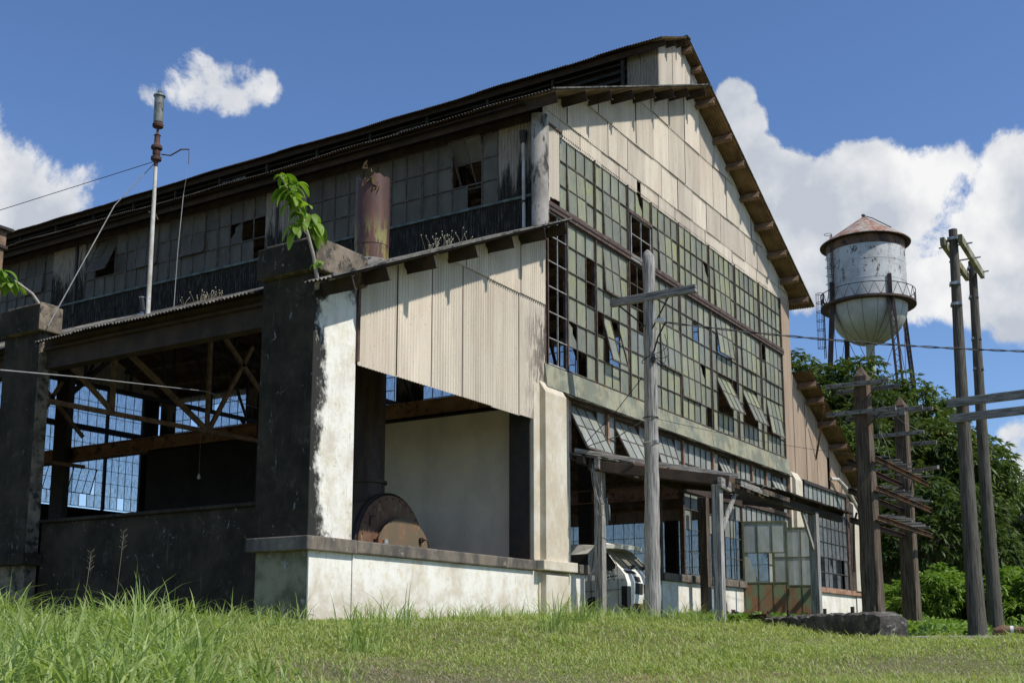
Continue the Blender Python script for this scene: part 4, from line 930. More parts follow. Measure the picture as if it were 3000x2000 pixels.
# side skins with belt line crease
for sgn, row in ((-1, lft), (1, rgt)):
    belt = [(xm + sgn * hw, -.30, 1.22), (xm + sgn * (hw + .015), .6, 1.18), (xm + sgn * (hw + .015), 3.0, 1.18), (xm + sgn * hw, 3.865, 1.2)]
    lo = [row[0], row[1], row[2], row[3]] + belt + [row[13], row[14]]
    lo2 = [row[0], row[1], row[2], row[3]] + belt + [row[14]]
    up = belt + [row[13], row[12], row[11], row[10], row[9], row[8], row[7], row[6], row[5], row[4]]
    mb.add(lo2, [tuple(range(len(lo2)))], 'van_paint', .5)
    mb.add([belt[0], belt[1], row[7], row[6], row[5], row[4]], [tuple(range(6))], 'van_paint', .5)
    mb.add([belt[1], belt[2], row[11], row[10], row[9], row[8], row[7]], [tuple(range(7))], 'van_paint', .5)
    mb.add([belt[2], belt[3], row[13], row[12], row[11]], [tuple(range(5))], 'van_paint', .5)
mb.build('body', T)
Xs = lambda z: xm - wv(z) - .018
def sidep(name, pts, mat, off=.0, par=None, th=.012):
    mb = MB(); mb.prism([(Xs(z) - off, y, z) for y, z in pts], (th, 0, 0), mat); return mb.build(name, par or T)
sidep('side_window', [(.35, 1.80), (.16, 1.77), (-.05, 1.51), (-.04, 1.42), (.29, 1.39), (.40, 1.42)], 'van_glass')
sidep('side_window', [(1.05, 1.75), (.62, 1.76), (.60, 1.52), (.62, 1.45), (1.05, 1.44)], 'van_glass'); sidep('side_window', [(2.3, 1.75), (1.2, 1.75), (1.2, 1.45), (2.3, 1.45)], 'van_glass')
mb = MB()
for pts in ([(.16, 1.80), (-.09, 1.5), (-.13, 1.2), (-.13, .62)], [(.47, 1.80), (.50, 1.2), (.50, .62)]):
    for a, b in zip(pts, pts[1:]): mb.bar((Xs(a[1]) - .003, a[0], a[1]), (Xs(b[1]) - .003, b[0], b[1]), .008, .012, 'black_plastic')
for a, b in (((-.28, 1.0), (.5, .96)), ((.5, .96), (3.6, .98))): mb.bar((Xs(1) - .002, a[0], a[1]), (Xs(1) - .002, b[0], b[1]), .006, .01, 'black_plastic')
mb.bar((Xs(1.3) - .03, .04, 1.37), (Xs(1.3) - .03, .44, 1.35), .03, .035, 'van_paint'); mb.bar((Xs(1.3) - .05, -.02, 1.38), (Xs(1.3) - .12, .03, 1.4), .03, .05, 'black_plastic')
mb.build('door_seam', T)
mb = MB()   # smeared black decals on the door
for y, z, s_ in ((.10, 1.25, .03), (.04, 1.26, .028), (-.02, 1.265, .026), (-.08, 1.27, .022), (.06, 1.19, .012), (-.03, 1.2, .014)): mb.prism([(Xs(z) - .006, y + s_ * cos(t) * .9, z + s_ * sin(t) * .7) for t in fr(0, 5.6, 8)], (.004, 0, 0), 'black_plastic')
mb.build('decal', T)
# wheel arch and wheel
for yy in (.42, 3.0):
    mb = MB(); mb.prism([(Xs(.6) - .004, yy + .33 * cos(t), .52 + .33 * sin(t)) for t in fr(0, pi, 14)], (.02, 0, 0), 'black_plastic'); mb.build('wheel_arch', T)
    for sx in (xa + .1, xb - .1):
        mb = MB(); mb.lathe([(.05, -.085), (.19, -.08), (.27, -.085), (.285, -.04), (.285, .04), (.27, .085), (.05, .085)], (0, 0, 0), 'rubber', 28, 'y'); mb.lathe([(.17, -.088), (.15, -.07), (.0, -.06)], (0, 0, 0), 'galvanised', 20, 'y')
        mb.v = [(sx + (v[1] if sx < xm else -v[1]), yy + v[0], .54 + v[2]) for v in mb.v]; mb.build('wheel', T, smooth='auto')
# windscreen, nose, lamps
def front(name, pts, mat, off=.012, th=-.012):
    """polygon lying on the nose profile (pts are x, z)"""
    def yy(z):
        for (y0_, z0_), (y1_, z1_) in zip(prof, prof[1:]):
            if z0_ <= z <= z1_ and z1_ > z0_: return y0_ + (y1_ - y0_) * (z - z0_) / (z1_ - z0_)
        return prof[0][0]
    mb = MB(); mb.prism([(x, yy(z) - off, z + off * .3) for x, z in pts], (0, -th * 1.0, 0), mat); return mb.build(name, T)
front('windscreen', [(xa + .15, 1.45), (xb - .15, 1.45), (xb - .22, 1.84), (xa + .22, 1.84)], 'van_windscreen', .015)
mb = MB()
for a, b in (((xa + .25, 1.44), (xa + .75, 1.47)), ((xa + .8, 1.44), (xa + 1.3, 1.48))):
    mb.bar((a[0], -.22, a[1] + .03), (b[0], -.19, b[1] + .06), .03, .02, 'black_plastic'); mb.bar((a[0] + .2, -.2, a[1]), (a[0] + .3, -.22, a[1] + .06), .04, .04, 'black_plastic')
mb.build('wiper', T)
front('air_grille', [(xa + .12, 1.33), (xa + .62, 1.33), (xa + .58, 1.39), (xa + .1, 1.39)], 'black_plastic')
front('grille_panel', [(xa + .42, 1.16), (xa + .66, 1.16), (xa + .66, 1.27), (xa + .42, 1.27)], 'steel_dark', .008)
front('headlight_socket', [(xa + .34, .90), (xa + .70, .90), (xa + .72, 1.13), (xa + .36, 1.13)], 'black_plastic'); front('headlight_socket', [(xb - .66, .90), (xb - .30, .90), (xb - .32, 1.13), (xb - .68, 1.13)], 'black_plastic')
front('radiator', [(xa + .75, .66), (xb - .7, .66), (xb - .7, 1.11), (xa + .75, 1.11)], 'rust_dark'); front('bumper_bracket', [(xa + .3, .55), (xb - .2, .55), (xb - .2, .70), (xa + .3, .70)], 'rust_bright', .03)
mb = MB(); mb.box((xa - .02, -.34, .62), (xa + .16, -.20, 1.06), 'black_plastic'); mb.box((xa + .02, -.36, .5), (xb - .05, -.2, .6), 'black_plastic'); mb.build('bumper_end', T, bevel=.01)
mb = MB(); nseg = 10
for k in range(nseg):   # roof visor, curved in plan
    a = xa + .0 + (xb - xa) * k / nseg; b = xa + (xb - xa) * (k + 1) / nseg; q = lambda x: .30 * (1 - ((x - xm) / hw) ** 2 * .9); yb = .42; y1 = lambda x: .16 - q(x)
    zz = 1.955; mb.add([(a, yb, zz + .075), (b, yb, zz + .075), (b, y1(b), zz - .02), (a, y1(a), zz - .02), (a, yb, zz + .03), (b, yb, zz + .03), (b, y1(b) + .03, zz - .10), (a, y1(a) + .03, zz - .10)], [(3, 2, 1, 0), (4, 5, 6, 7), (0, 1, 5, 4), (2, 3, 7, 6)] + ([(0, 4, 7, 3)] if k == 0 else []) + ([(1, 2, 6, 5)] if k == nseg - 1 else []), 'van_paint', .9)
mb.build('visor', T)

# ------------------------------------------------------------------ steam whistle on its pole
WZ = lambda z: 8.60 + (z - 8.86) * .74 if z > 8.5 else z
T = thing('steam_whistle', 'white pipe mast topped by a corroded steam whistle on the aisle roof', 'steam whistle', (-5.08, 5.36, 5.8))
wx, wy = -5.08, 5.36
mb = MB(); mb.tube([(wx, wy, 5.72), (wx, wy, 7.5), (wx, wy, 8.72)], [.042, .038, .032], 'pole_white_paint', 12); mb.build('mast', T, smooth='auto')
mb = MB(); mb.lathe([(.04, 8.86), (.055, 9.0), (.12, 9.04), (.12, 9.12), (.07, 9.15), (.09, 9.2), (.09, 9.28), (.06, 9.3), (.13, 9.34), (.13, 9.4), (.08, 9.46), (.065, 9.5), (.065, 9.68), (.08, 9.7), (.05, 9.73), (.03, 9.76), (.03, 9.88), (.12, 9.92), (.13, 9.98), (.11, 10.02)], (wx, wy, 0), 'rust_dark', 20); mb.v = [(wx + (q[0] - wx) * .8, wy + (q[1] - wy) * .8, WZ(q[2])) for q in mb.v]; mb.build('valve', T, smooth='auto')
mb = MB(); mb.lathe([(.10, 10.04), (.105, 10.06), (.105, 10.72), (.13, 10.74), (.13, 10.77), (.06, 10.8), (.04, 10.84), (.05, 10.87), (.02, 10.92), (.0, 10.95)], (wx, wy, 0), 'whistle_brass', 20); mb.v = [(wx + (q[0] - wx) * .85, wy + (q[1] - wy) * .85, WZ(q[2])) for q in mb.v]; mb.build('bell', T, smooth='auto')
mb = MB(); mb.tube([(wx + .1, wy - .02, 9.24), (wx + .2, wy - .15, 9.22), (wx + .3, wy - .32, 9.38), (wx + .4, wy - .42, 9.40)], .018, 'rust_dark', 6)
mb.tube([(wx + .4, wy - .42, 9.4), (wx + .4, wy - .42, 9.0)], .008, 'rust_dark', 4); mb.v = [(q[0], q[1], WZ(q[2])) for q in mb.v]; mb.build('lever', T)
mb = MB(); mb.tube([(wx + .32, wy - .42, 8.1), (wx + .27, wy - .40, 7.0), (wx + .24, wy - .4, 5.75)], .008, 'cable_pale', 4); mb.tube([(wx + .4, wy - .42, 8.7), (wx + .32, wy - .42, 8.1)], .0025, 'cable_pale', 3); mb.build('pull_wire', T)
mb = MB(); mb.tube([(wx - .07, wy + .05, 7.72), (wx + .07, wy + .02, 7.7), (wx + .09, wy - .03, 7.6)], .02, 'rust_dark', 6); mb.build('clamp', T)
mb = MB(); mb.tube([(-5.05, 5.44, 8.7), (-5.55, 5.86, 7.8), (-6.62, 6.05, 5.3)], .009, 'cable_pale', 5); tag(mb.build('guy_wire'), 'pale guy wire from the whistle mast down to the black left-hand pillar cap', 'guy wire')
mb = MB(); mb.tube([(-5.08, 5.38, 8.72), (-6.6, 8.6, 7.75), (-9.0, 13.5, 5.7)], .007, 'cable_black', 5); tag(mb.build('guy_wire'), 'thin dark guy wire from the whistle mast running off to the left', 'guy wire')
mb = MB(); mb.tube([(-5.1, 5.47, 5.75), (-5.1, 5.47, 5.84)], .05, 'galvanised', 10); mb.tube([(-5.1, 5.44, 5.84), (-5.1, 5.5, 6.1)], .06, 'steel_dark', 12); mb.lathe([(.065, 0), (.068, .02), (0, .03)], (-5.1, 5.5, 6.1), 'galvanised', 12); tag(mb.build('vent_pipe'), 'short grey capped vent pipe at the foot of the white whistle mast', 'vent pipe')

# ------------------------------------------------------------------ telegraph pole in front
PX, PY = 1.04, -1.73
T = thing('telegraph_pole', 'weathered grey round pole with one crossarm before the glazed gable', 'utility pole', (PX, PY, .2))
mb = MB(); pts = []; rad = []
for k in range(40):
    t = k / 39; pts.append((PX + .04 * sin(t * 5), PY + .04 * sin(t * 4 + 1), -.1 + 7.42 * t)); rad.append((.152 - .034 * t) * (1 + .05 * sin(k * 1.7) + random.uniform(-.02, .02)))
pts += [(PX + .0, PY, 7.42), (PX, PY, 7.50)]; rad += [.085, .02]
mb.tube(pts, rad, 'wood_weathered', 16); mb.build('shaft', T, smooth='auto')
mb = MB(); mb.bar((.92, -.98, 6.5), (.88, -2.80, 6.5), .11, .15, 'wood_weathered_horizontal'); mb.build('crossarm', T, bevel=.008)
mb = MB(); mb.tube([(.93, -1.15, 6.43), (.93, -1.68, 5.95)], .017, 'steel_dark', 6); mb.build('brace', T)
mb = MB(); mb.tube([(.93, -2.2, 6.43), (.93, -1.76, 5.72)], .017, 'steel_dark', 6); mb.build('brace', T)
mb = MB(); mb.tube([(.85, PY, 6.5), (1.2, PY, 6.5)], .025, 'rust_dark', 6); mb.build('bolt', T)
mb = MB(); mb.tube([(.88, -1.93, 6.0), (.88, -2.06, 5.98), (.88, -2.14, 5.98)], [.035, .05, .037], 'porcelain', 10); mb.build('insulator', T, smooth='auto')
mb = MB(); mb.tube([(.92, -1.86, 5.2), (.92, -1.86, 5.31)], .045, 'steel_dark', 8); mb.build('junction_box', T)
mb = MB()
for z, dz in ((5.93, .03), (5.3, -.06), (4.15, 0), (3.66, .0)):
    mb.tube([(PX + .148 * cos(t), PY + .148 * sin(t), z + dz * sin(t)) for t in fr(0, 2 * pi, 16)], .01, 'cable_black' if z != 3.66 else 'galvanised', 4)
mb.box((.86, -1.93, 3.63), (.94, -1.84, 3.68), 'galvanised'); mb.build('band', T)
mb = MB()
for k in range(5):
    a = Vector((.90, -1.88 + random.uniform(-.04, .02), 5.35 - k * .04)); b = Vector((.86, -2.15 + random.uniform(-.06, .12), 5.7 - .14 * k)); mb.tube([a.lerp(b, t) + Vector((0, -.14 * sin(pi * t), -.2 * sin(pi * t) * (k % 2 + .4))) for t in fr(0, 1, 8)], .007, 'cable_black', 4)
mb.build('loose_wire', T)
# twisted service cable leaving to the right
A0 = Vector((.86, -2.16, 5.93)); A1 = Vector((10.2, -14.8, 5.9)); mb = MB()
for ph in (0, pi):
    pts = []
    for i in range(301):
        t = i / 300; p = A0.lerp(A1, t); p.z -= .42 * 4 * t * (1 - t); a = t * 110 + ph; pts.append(p + Vector((0, .011 * cos(a), .014 * sin(a))))
    mb.tube(pts, .0105, 'cable_black', 5)
mb.tube([A0, A0 + Vector((-.02, .15, -.27)), A0 + Vector((-.02, .25, -.56))], .017, 'cable_black', 5)
tag(mb.build('service_cable'), 'twisted black cable sagging from the grey pole off to the right', 'cable')
mb = MB(); mb.tube([Vector((1.04, -1.86, 4.12)).lerp(Vector((13.4, -3.3, 4.9)), t) - Vector((0, 0, .5 * t * (1 - t))) for t in fr(0, 1, 20)], .005, 'cable_black', 4); tag(mb.build('thin_wire'), 'thin wire from the grey pole across the glazing to the timber rack', 'wire')
mb = MB(); mb.tube([(.98, -1.6, 4.1), (.95, -1.1, 3.85), (1.0, -.4, 3.72)], .01, 'sill_flashing', 5); mb.tube([(.98, -1.6, 4.95), (.95, -1.0, 4.3), (1.0, -.35, 3.8)], .008, 'cable_black', 5); tag(mb.build('drop_wire'), 'greenish drop wire from the grey pole down to the canopy end', 'wire')
mb = MB(); mb.tube([(-13.11, -2.53, 2.15), (-11.42, -1.27, 2.575), (-6.41, 2.36, 3.77), (-2, 5.6, 4.6)], .006, 'cable_pale', 5); tag(mb.build('white_wire'), 'fine white wire running in front of the black pillar and the truss opening', 'wire')

# ------------------------------------------------------------------ timber switch rack (two square posts)
T = thing('timber_rack', 'two heavy tarred square posts joined by rusty channel beams and bare crossarms', 'utility rack', (11, -3.75, .3))
def sqpost(x, y, zt, w0, w1):
    mb = MB(); v = []; zs = fr(-.2, zt, 14)
    for k, z in enumerate(zs):
        t = k / 14; w = (w0 + (w1 - w0) * t) / 2; c = .22 * w
        for a, b in ((-1, -1), (1, -1), (1, 1), (-1, 1)):
            for q in ((a * w, b * (w - c)), (a * (w - c), b * w)) if a * b > 0 else ((a * (w - c), b * w), (a * w, b * (w - c))):
                v.append((x + q[0] + random.uniform(-.012, .012), y + q[1] + random.uniform(-.012, .012), z))
    n = 8; f = []
    for k in range(14):
        for j in range(n): f.append((k * n + j, k * n + (j + 1) % n, (k + 1) * n + (j + 1) % n, (k + 1) * n + j))
    o = len(v); v.append((x, y, zt + w1 * .85))
    for j in range(n): f.append((14 * n + j, 14 * n + (j + 1) % n, o))
    mb.add(v, f, 'timber_dark', .5); return mb.build('post', T)
sqpost(8.5, -3.8, 6.15, .46, .33); sqpost(13.56, -3.5, 6.35, .46, .33)
def arm(x, ya, yb, z, x2=None, z2=None, w=.075, h=.105):
    mb = MB(); mb.bar((x, ya, z), (x if x2 is None else x2, yb, z if z2 is None else z2), w, h, 'wood_weathered_horizontal'); o = mb.build('crossarm', T, bevel=.006)
    mb = MB(); m = 5
    for k in range(m):
        t = (k + .5) / m; mb.tube([Vector((x - .09, ya + (yb - ya) * t, z)), Vector((x - .045, ya + (yb - ya) * t, z))], .018, 'rust_dark', 6)
    mb.build('bolt', o)
arm(8.24, -3.0, -4.5, 5.94); arm(8.78, -3.1, -4.6, 5.9); arm(8.24, -3.0, -4.62, 5.26); arm(8.78, -3.3, -4.7, 5.22)
arm(13.3, -2.75, -4.15, 6.2); arm(13.85, -3.1, -4.3, 6.25); arm(13.3, -2.75, -4.15, 5.52); arm(13.85, -3.3, -4.35, 5.3)
arm(13.9, -3.6, -4.5, 4.55, 13.1, 4.5)
for x in (8.22, 13.28):
    for z, s_ in ((5.9 if x < 10 else 6.15, 1), (5.9 if x < 10 else 6.15, -1), (5.22 if x < 10 else 5.48, 1), (5.22 if x < 10 else 5.48, -1)):
        mb = MB(); mb.tube([(x, -3.75 + .55 * s_, z), (x, -3.75 + .1 * s_, z - .42)], .014, 'steel_dark', 5); mb.build('brace', T)
for z, n_ in ((4.12, 9), (3.42, 10), (2.73, 10)):
    for yy in (-4.08, -3.42):
        if yy > -3.5 and z < 2: continue
        mb = MB(); m_ = 'rust_bright' if yy < -4 else 'rust_dark'
        mb.box((8.3, yy, z - .05), (13.75, yy + .02, z + .05), m_); mb.box((8.3, yy - .06, z + .05), (13.75, yy + .02, z + .062), m_); mb.box((8.3, yy - .06, z - .062), (13.75, yy + .02, z - .05), m_); mb.build('rack_beam', T)
    for k in range(n_):
        x = 8.9 + 4.3 * k / n_ + random.uniform(-.15, .15); mb = MB(); sk = random.uniform(-.35, .35); l_ = random.uniform(.25, .8)
        mb.bar((x, -4.2 - random.uniform(0, .25), z + .12), (x + sk, -4.2 + l_ + .2, z + .12 + random.uniform(-.02, .05)), .05, .035, 'wood_weathered_horizontal'); mb.build('rack_slat', T)
mb = MB(); mb.tube([(8.6, -4.0, 5.7), (11.2, -4.1, 5.45), (13.3, -4.05, 5.55)], .008, 'cable_pale', 4); mb.tube([(8.8, -4.0, 5.1), (9.3, -4.1, 4.6), (9.7, -4.1, 4.2)], .008, 'cable_pale', 4); mb.tube([(8.45, -4.08, 5.1), (8.7, -4.1, 4.6), (8.4, -4.1, 4.3)], .01, 'cable_black', 4); mb.build('loose_wire', T)

# ------------------------------------------------------------------ round pole frame on the right
T = thing('pole_frame', 'pair of tall dark round poles joined by twin beams at the top', 'pole frame', (7, -6.6, .1))
def rpole(x, y, z, r0, r1, bands):
    mb = MB(); pts = []; rad = []
    for k in range(31):
        t = k / 30; pts.append((x + .03 * sin(t * 3 + x), y + .02 * sin(t * 4), -.2 + (z + .2) * t)); rad.append((r0 + (r1 - r0) * t ** .8) * (1 + .015 * sin(k * 2.1)))
    mb.tube(pts, rad, 'timber_pole_grey', 18); mb.build('pole', T, smooth='auto')
    for b in bands:
        t = b / z; r = (r0 + (r1 - r0) * t ** .8) + .012; mb = MB(); mb.lathe([(r - .02, -.03), (r, -.03), (r, .03), (r - .02, .03)], (x, y, b), 'galvanised', 18)
        for a in (150, 230, 330, 60): mb.box((x + (r) * cos(R(a)) - .03, y + r * sin(R(a)) - .03, b - .025), (x + r * cos(R(a)) + .03, y + r * sin(R(a)) + .03, b + .025), 'galvanised')
        mb.build('band', T)
rpole(5.03, -6.67, 8.2, .185, .085, (7.99, 7.05, 6.62)); rpole(9.02, -6.35, 8.72, .175, .09, (8.55, 7.85, 6.85, 6.13))
for dy in (-.19, .15):
    mb = MB(); mb.bar((4.78, -6.67 + dy, 7.9), (9.35, -6.33 + dy, 8.45), .09, .17, 'concrete_mossy'); mb.build('beam', T, bevel=.006)
for t in (.12, .5, .92):
    x = 4.9 + 4.4 * t; yc = -6.66 + .32 * t; z = 7.92 + .53 * t; mb = MB(); mb.tube([(x, yc - .36, z), (x, yc + .3, z)], .018, 'galvanised', 6); mb.build('tie_rod', T)
mb = MB(); mb.bar((4.84, -6.4, 4.58), (4.55, -10.6, 4.62), .08, .17, 'wood_weathered_horizontal'); mb.build('crossarm', T, bevel=.006)
mb = MB(); mb.bar((4.84, -6.45, 4.27), (4.55, -10.6, 4.31), .08, .16, 'wood_weathered_horizontal'); mb.build('crossarm', T, bevel=.006)

# ------------------------------------------------------------------ broken machine foundation
T = thing('concrete_foundation', 'long black broken concrete machine base with steel studs in the grass', 'concrete block', (2.8, -4, .1))
a = Vector((.78, -5.9, 0)); b = Vector((4.8, -1.95, 0)); d = (b - a).normalized(); s_ = Vector((d.y, -d.x, 0)); n1, n2 = 46, 9; v = []; f = []
sec = [(0, -.35), (.0, -.1), (-.01, .12), (.0, .30), (.02, .40), (.10, .435), (.25, .44), (.42, .43), (.5, .35), (.52, -.35)]
for i in range(n1 + 1):
    t = i / n1; p = a + (b - a) * t
    for k, (w, z) in enumerate(sec):
        jx = random.uniform(-.02, .02); jz = random.uniform(-.018, .018)
        if t > .45 and 2 <= k <= 5: jx += random.uniform(-.0, .07); jz -= random.uniform(0, .05)
        e = .10 * (1 - min(1, i / 2)) ; v.append(p + s_ * (w * (1 - 0 * e) + jx + (.08 * e if k < 4 else 0)) + Vector((0, 0, z + jz - e * .6 * (z > .3) - (.05 if t > .86 and z > .2 else 0))))
m = len(sec)
for i in range(n1):
    for k in range(m - 1): f.append((i * m + k, (i + 1) * m + k, (i + 1) * m + k + 1, i * m + k + 1))
f.append(tuple(range(m))); f.append(tuple(n1 * m + k for k in range(m - 1, -1, -1)))
mb = MB(); mb.add(v, f, 'rubble_black', .5); mb.build('block', T)
for t, w in ((.12, .3), (.19, .12), (.43, .3), (.66, .2), (.84, .25), (.96, .2)):
    p = a + (b - a) * t + s_ * w; mb = MB(); mb.tube([p + Vector((0, 0, .4)), p + Vector((0, 0, .54))], .035, 'steel_dark', 10); mb.build('stud', T)
mb = MB(); mb.bar(a + (b - a) * .80 + s_ * .12 + Vector((0, 0, .45)), a + (b - a) * .99 + s_ * .12 + Vector((0, 0, .44)), .05, .08, 'rust_dark'); mb.build('steel_channel', T)
mb = MB(); mb.bar((.9, -6.4, .0), (2.25, -7.75, .015), .16, .06, 'wood_weathered_horizontal'); tag(mb.build('ground_timber', bevel=.01), 'flat weathered timber lying in the grass right of the concrete base', 'timber')
T = thing('pipe_fitting', 'rusty pipe bend with a white band lying on the grass', 'pipe', (2.2, -7.7, .05))
mb = MB(); mb.tube([(2.12, -7.46, .02), (2.10, -7.50, .10), (2.13, -7.58, .13), (2.16, -7.68, .13)], [.07, .085, .085, .075], 'rust_boiler', 14); mb.tube([(2.17, -7.73, .13), (2.2, -7.93, .13)], .058, 'rust_boiler', 14); mb.build('pipe', T, smooth='auto')
mb = MB(); mb.tube([(2.16, -7.68, .13), (2.17, -7.735, .13)], .072, 'porcelain', 14); mb.build('collar', T, smooth='auto')

# ------------------------------------------------------------------ light bulb inside
T = thing('light_bulb', 'bare bulb hanging on a thin flex in the dark aisle', 'light bulb', (-3.2, 5.9, 3.07))
mb = MB(); mb.lathe([(.01, .07), (.014, .05), (.028, .015), (.032, -.015), (.02, -.04), (0, -.045)], (-3.2, 5.9, 3.07), 'lamp_glass', 12); mb.build('bulb', T, smooth=True)
mb = MB(); mb.tube([(-3.2, 5.9, 3.16), (-3.2, 5.9, 4.2)], .0025, 'cable_pale', 4); mb.build('flex', T)

# ------------------------------------------------------------------ water tower
TX, TY = 92.92, 17.25
T = thing('water_tower', 'silver water tower with rusty conical roof on lattice legs behind the trees', 'water tower', (TX, TY, 1))
az = R(10.4); Fw = Vector((cos(az), sin(az), 0)); Rt = Vector((sin(az), -cos(az), 0)); TC = Vector((TX, TY, 0))
mb = MB(); mb.lathe([(3.76, 32.3), (3.76, 34.25), (3.78, 34.26), (3.78, 34.3), (3.76, 34.31), (3.76, 36.15), (3.78, 36.16), (3.78, 36.2), (3.76, 36.21), (3.76, 37.75)], (TX, TY, 0), 'tower_silver', 64); mb.build('tank', T, smooth='auto')
mb = MB(); mb.lathe([(3.78, 37.7), (3.78, 38.6)], (TX, TY, 0), 'tower_rust', 64); mb.build('tank_band', T, smooth='auto')
mb = MB(); mb.lathe([(4.36, 38.55), (4.38, 38.62), (.12, 41.6), (0, 41.62)], (TX, TY, 0), 'tower_roof_rust', 48); mb.lathe([(4.36, 38.54), (3.7, 38.7)], (TX, TY, 0), 'tower_steel', 48); o = mb.build('roof', T)
mb = MB(); mb.lathe([(0.05, 41.6), (.2, 41.7), (.2, 41.85), (0, 41.95)], (TX, TY, 0), 'sill_flashing', 12); mb.build('finial', o, smooth=True)
mb = MB(); prof = [(3.76 * cos(t), 32.3 - 3.9 * sin(t)) for t in fr(0, pi / 2 * .98, 18)] + [(.45, 28.38), (.4, 28.3)]; mb.lathe(prof, (TX, TY, 0), 'tower_silver', 64); mb.build('bowl', T, smooth=True)
mb = MB()
for k in range(16):
    t = 2 * pi * k / 16 + .1; mb.tube([(TX + 3.77 * cos(q) * cos(t), TY + 3.77 * cos(q) * sin(t), 32.3 - 3.91 * sin(q)) for q in fr(0, 1.4, 9)], .018, 'tower_steel', 4)
mb.build('seam', T)
mb = MB(); mb.tube([(TX, TY, 28.4), (TX, TY, 1)], .42, 'tower_silver', 20); mb.build('riser_pipe', T, smooth='auto')
mb = MB(); mb.lathe([(3.7, 32.15), (4.55, 32.15), (4.55, 32.35), (3.7, 32.4)], (TX, TY, 0), 'tower_steel', 64); mb.build('walkway', T)
mb = MB(); nn = 24
for zz in (33.55,): mb.tube([(TX + 4.5 * cos(t), TY + 4.5 * sin(t), zz) for t in fr(0, 2 * pi, 72)], .045, 'tower_steel', 5)
for k in range(nn):
    t0, t1, t2 = 2 * pi * k / nn, 2 * pi * (k + .5) / nn, 2 * pi * (k + 1) / nn; P = lambda t, z: (TX + 4.5 * cos(t), TY + 4.5 * sin(t), z)
    mb.tube([P(t0, 32.3), P(t1, 33.55), P(t2, 32.3)], .035, 'tower_steel', 4)
mb.build('railing', T)
for th, d0 in ((36, -1), (126, 1), (216, 1), (306, -1)):
    lt = sin(R(th)); fd = -cos(R(th)); top_ = TC + Rt * 3.95 * lt + Fw * 3.95 * fd + Vector((0, 0, 32.3)); bot = TC + Rt * 6.6 * lt + Fw * 6.6 * fd + Vector((0, 0, .5)); mb = MB(); w = .24 if th == 36 else .12
    ax = (bot - top_).normalized(); sd = Rt - ax * Rt.dot(ax); sd.normalize()
    for s2 in (-1, 1): mb.bar(top_ + sd * w * s2, bot + sd * w * s2, .22, .5, 'tower_steel', up=Fw)
    nz = 56
    for k in range(nz):
        s2 = 1 if k % 2 else -1; mb.bar(top_.lerp(bot, k / nz) + sd * w * s2, top_.lerp(bot, (k + 1) / nz) - sd * w * s2, .05, .05, 'tower_steel', up=Fw)
    mb.build('leg', T)
    mb = MB(); mb.bar(top_ - Vector((0, 0, 0)), top_ + Vector((0, 0, 2.2)), .35, .2, 'tower_steel', up=Fw); mb.build('bracket', T)
mb = MB(); Lg = [TC + Rt * 3.95 * sin(R(th)) - Fw * 3.95 * cos(R(th)) + Vector((0, 0, 32)) for th in (36, 126, 216, 306)]; Lb = [TC + Rt * 5.4 * sin(R(th)) - Fw * 5.4 * cos(R(th)) + Vector((0, 0, 15)) for th in (36, 126, 216, 306)]
for i in range(4): mb.tube([Lg[i], Lb[(i + 1) % 4]], .03, 'tower_steel', 4); mb.tube([Lg[(i + 1) % 4], Lb[i]], .03, 'tower_steel', 4)
mb.build('tie_rod', T)
# caged ladder on the left flank
LD = TC - Rt * 3.55 - Fw * 1.7; LU = TC - Rt * 3.0 - Fw * 2.55; mb = MB()
u_ = (LD - TC).normalized(); w_ = Vector((-u_.y, u_.x, 0))
for s2 in (-.22, .22): mb.bar(LU + w_ * s2 + Vector((0, 0, 33)), LU + w_ * s2 + Vector((0, 0, 39.2)), .08, .08, 'tower_steel'); mb.bar(LD + w_ * s2 + u_ * .6 + Vector((0, 0, 33.6)), LD + w_ * s2 + u_ * .6 + Vector((0, 0, 27)), .06, .06, 'tower_steel')
for z in fr(33.2, 39.2, 18): mb.tube([LU + w_ * -.22 + Vector((0, 0, z)), LU + w_ * .22 + Vector((0, 0, z))], .03, 'tower_steel', 4)
for z in fr(27, 33.4, 17): mb.tube([LD + w_ * -.22 + u_ * .6 + Vector((0, 0, z)), LD + w_ * .22 + u_ * .6 + Vector((0, 0, z))], .025, 'tower_steel', 4)
def hoop(c, r, z): mb.tube([c + Vector((r * cos(t), r * sin(t), z)) for t in fr(0, 2 * pi, 14)], .03, 'tower_steel', 4)
for z in fr(34.2, 39.3, 6): hoop(LU + u_ * .3, .36, z)
for z in fr(28, 33.5, 6): hoop(LD + u_ * .95, .36, z)
for t in fr(0, 2 * pi, 6)[:-1]: mb.tube([LD + u_ * .95 + Vector((.36 * cos(t), .36 * sin(t), 28)), LD + u_ * .95 + Vector((.36 * cos(t), .36 * sin(t), 33.5))], .02, 'tower_steel', 4)
mb.build('ladder', T)
mb = MB(); mb.tube([TC + Vector((0, 0, 41.75)), TC - Fw * 1.2 + Rt * .9 + Vector((0, 0, 40.95)), TC - Fw * 2.8 + Rt * 2.7 + Vector((0, 0, 39.2))], .05, 'tower_steel', 5); mb.build('roof_ladder', T)

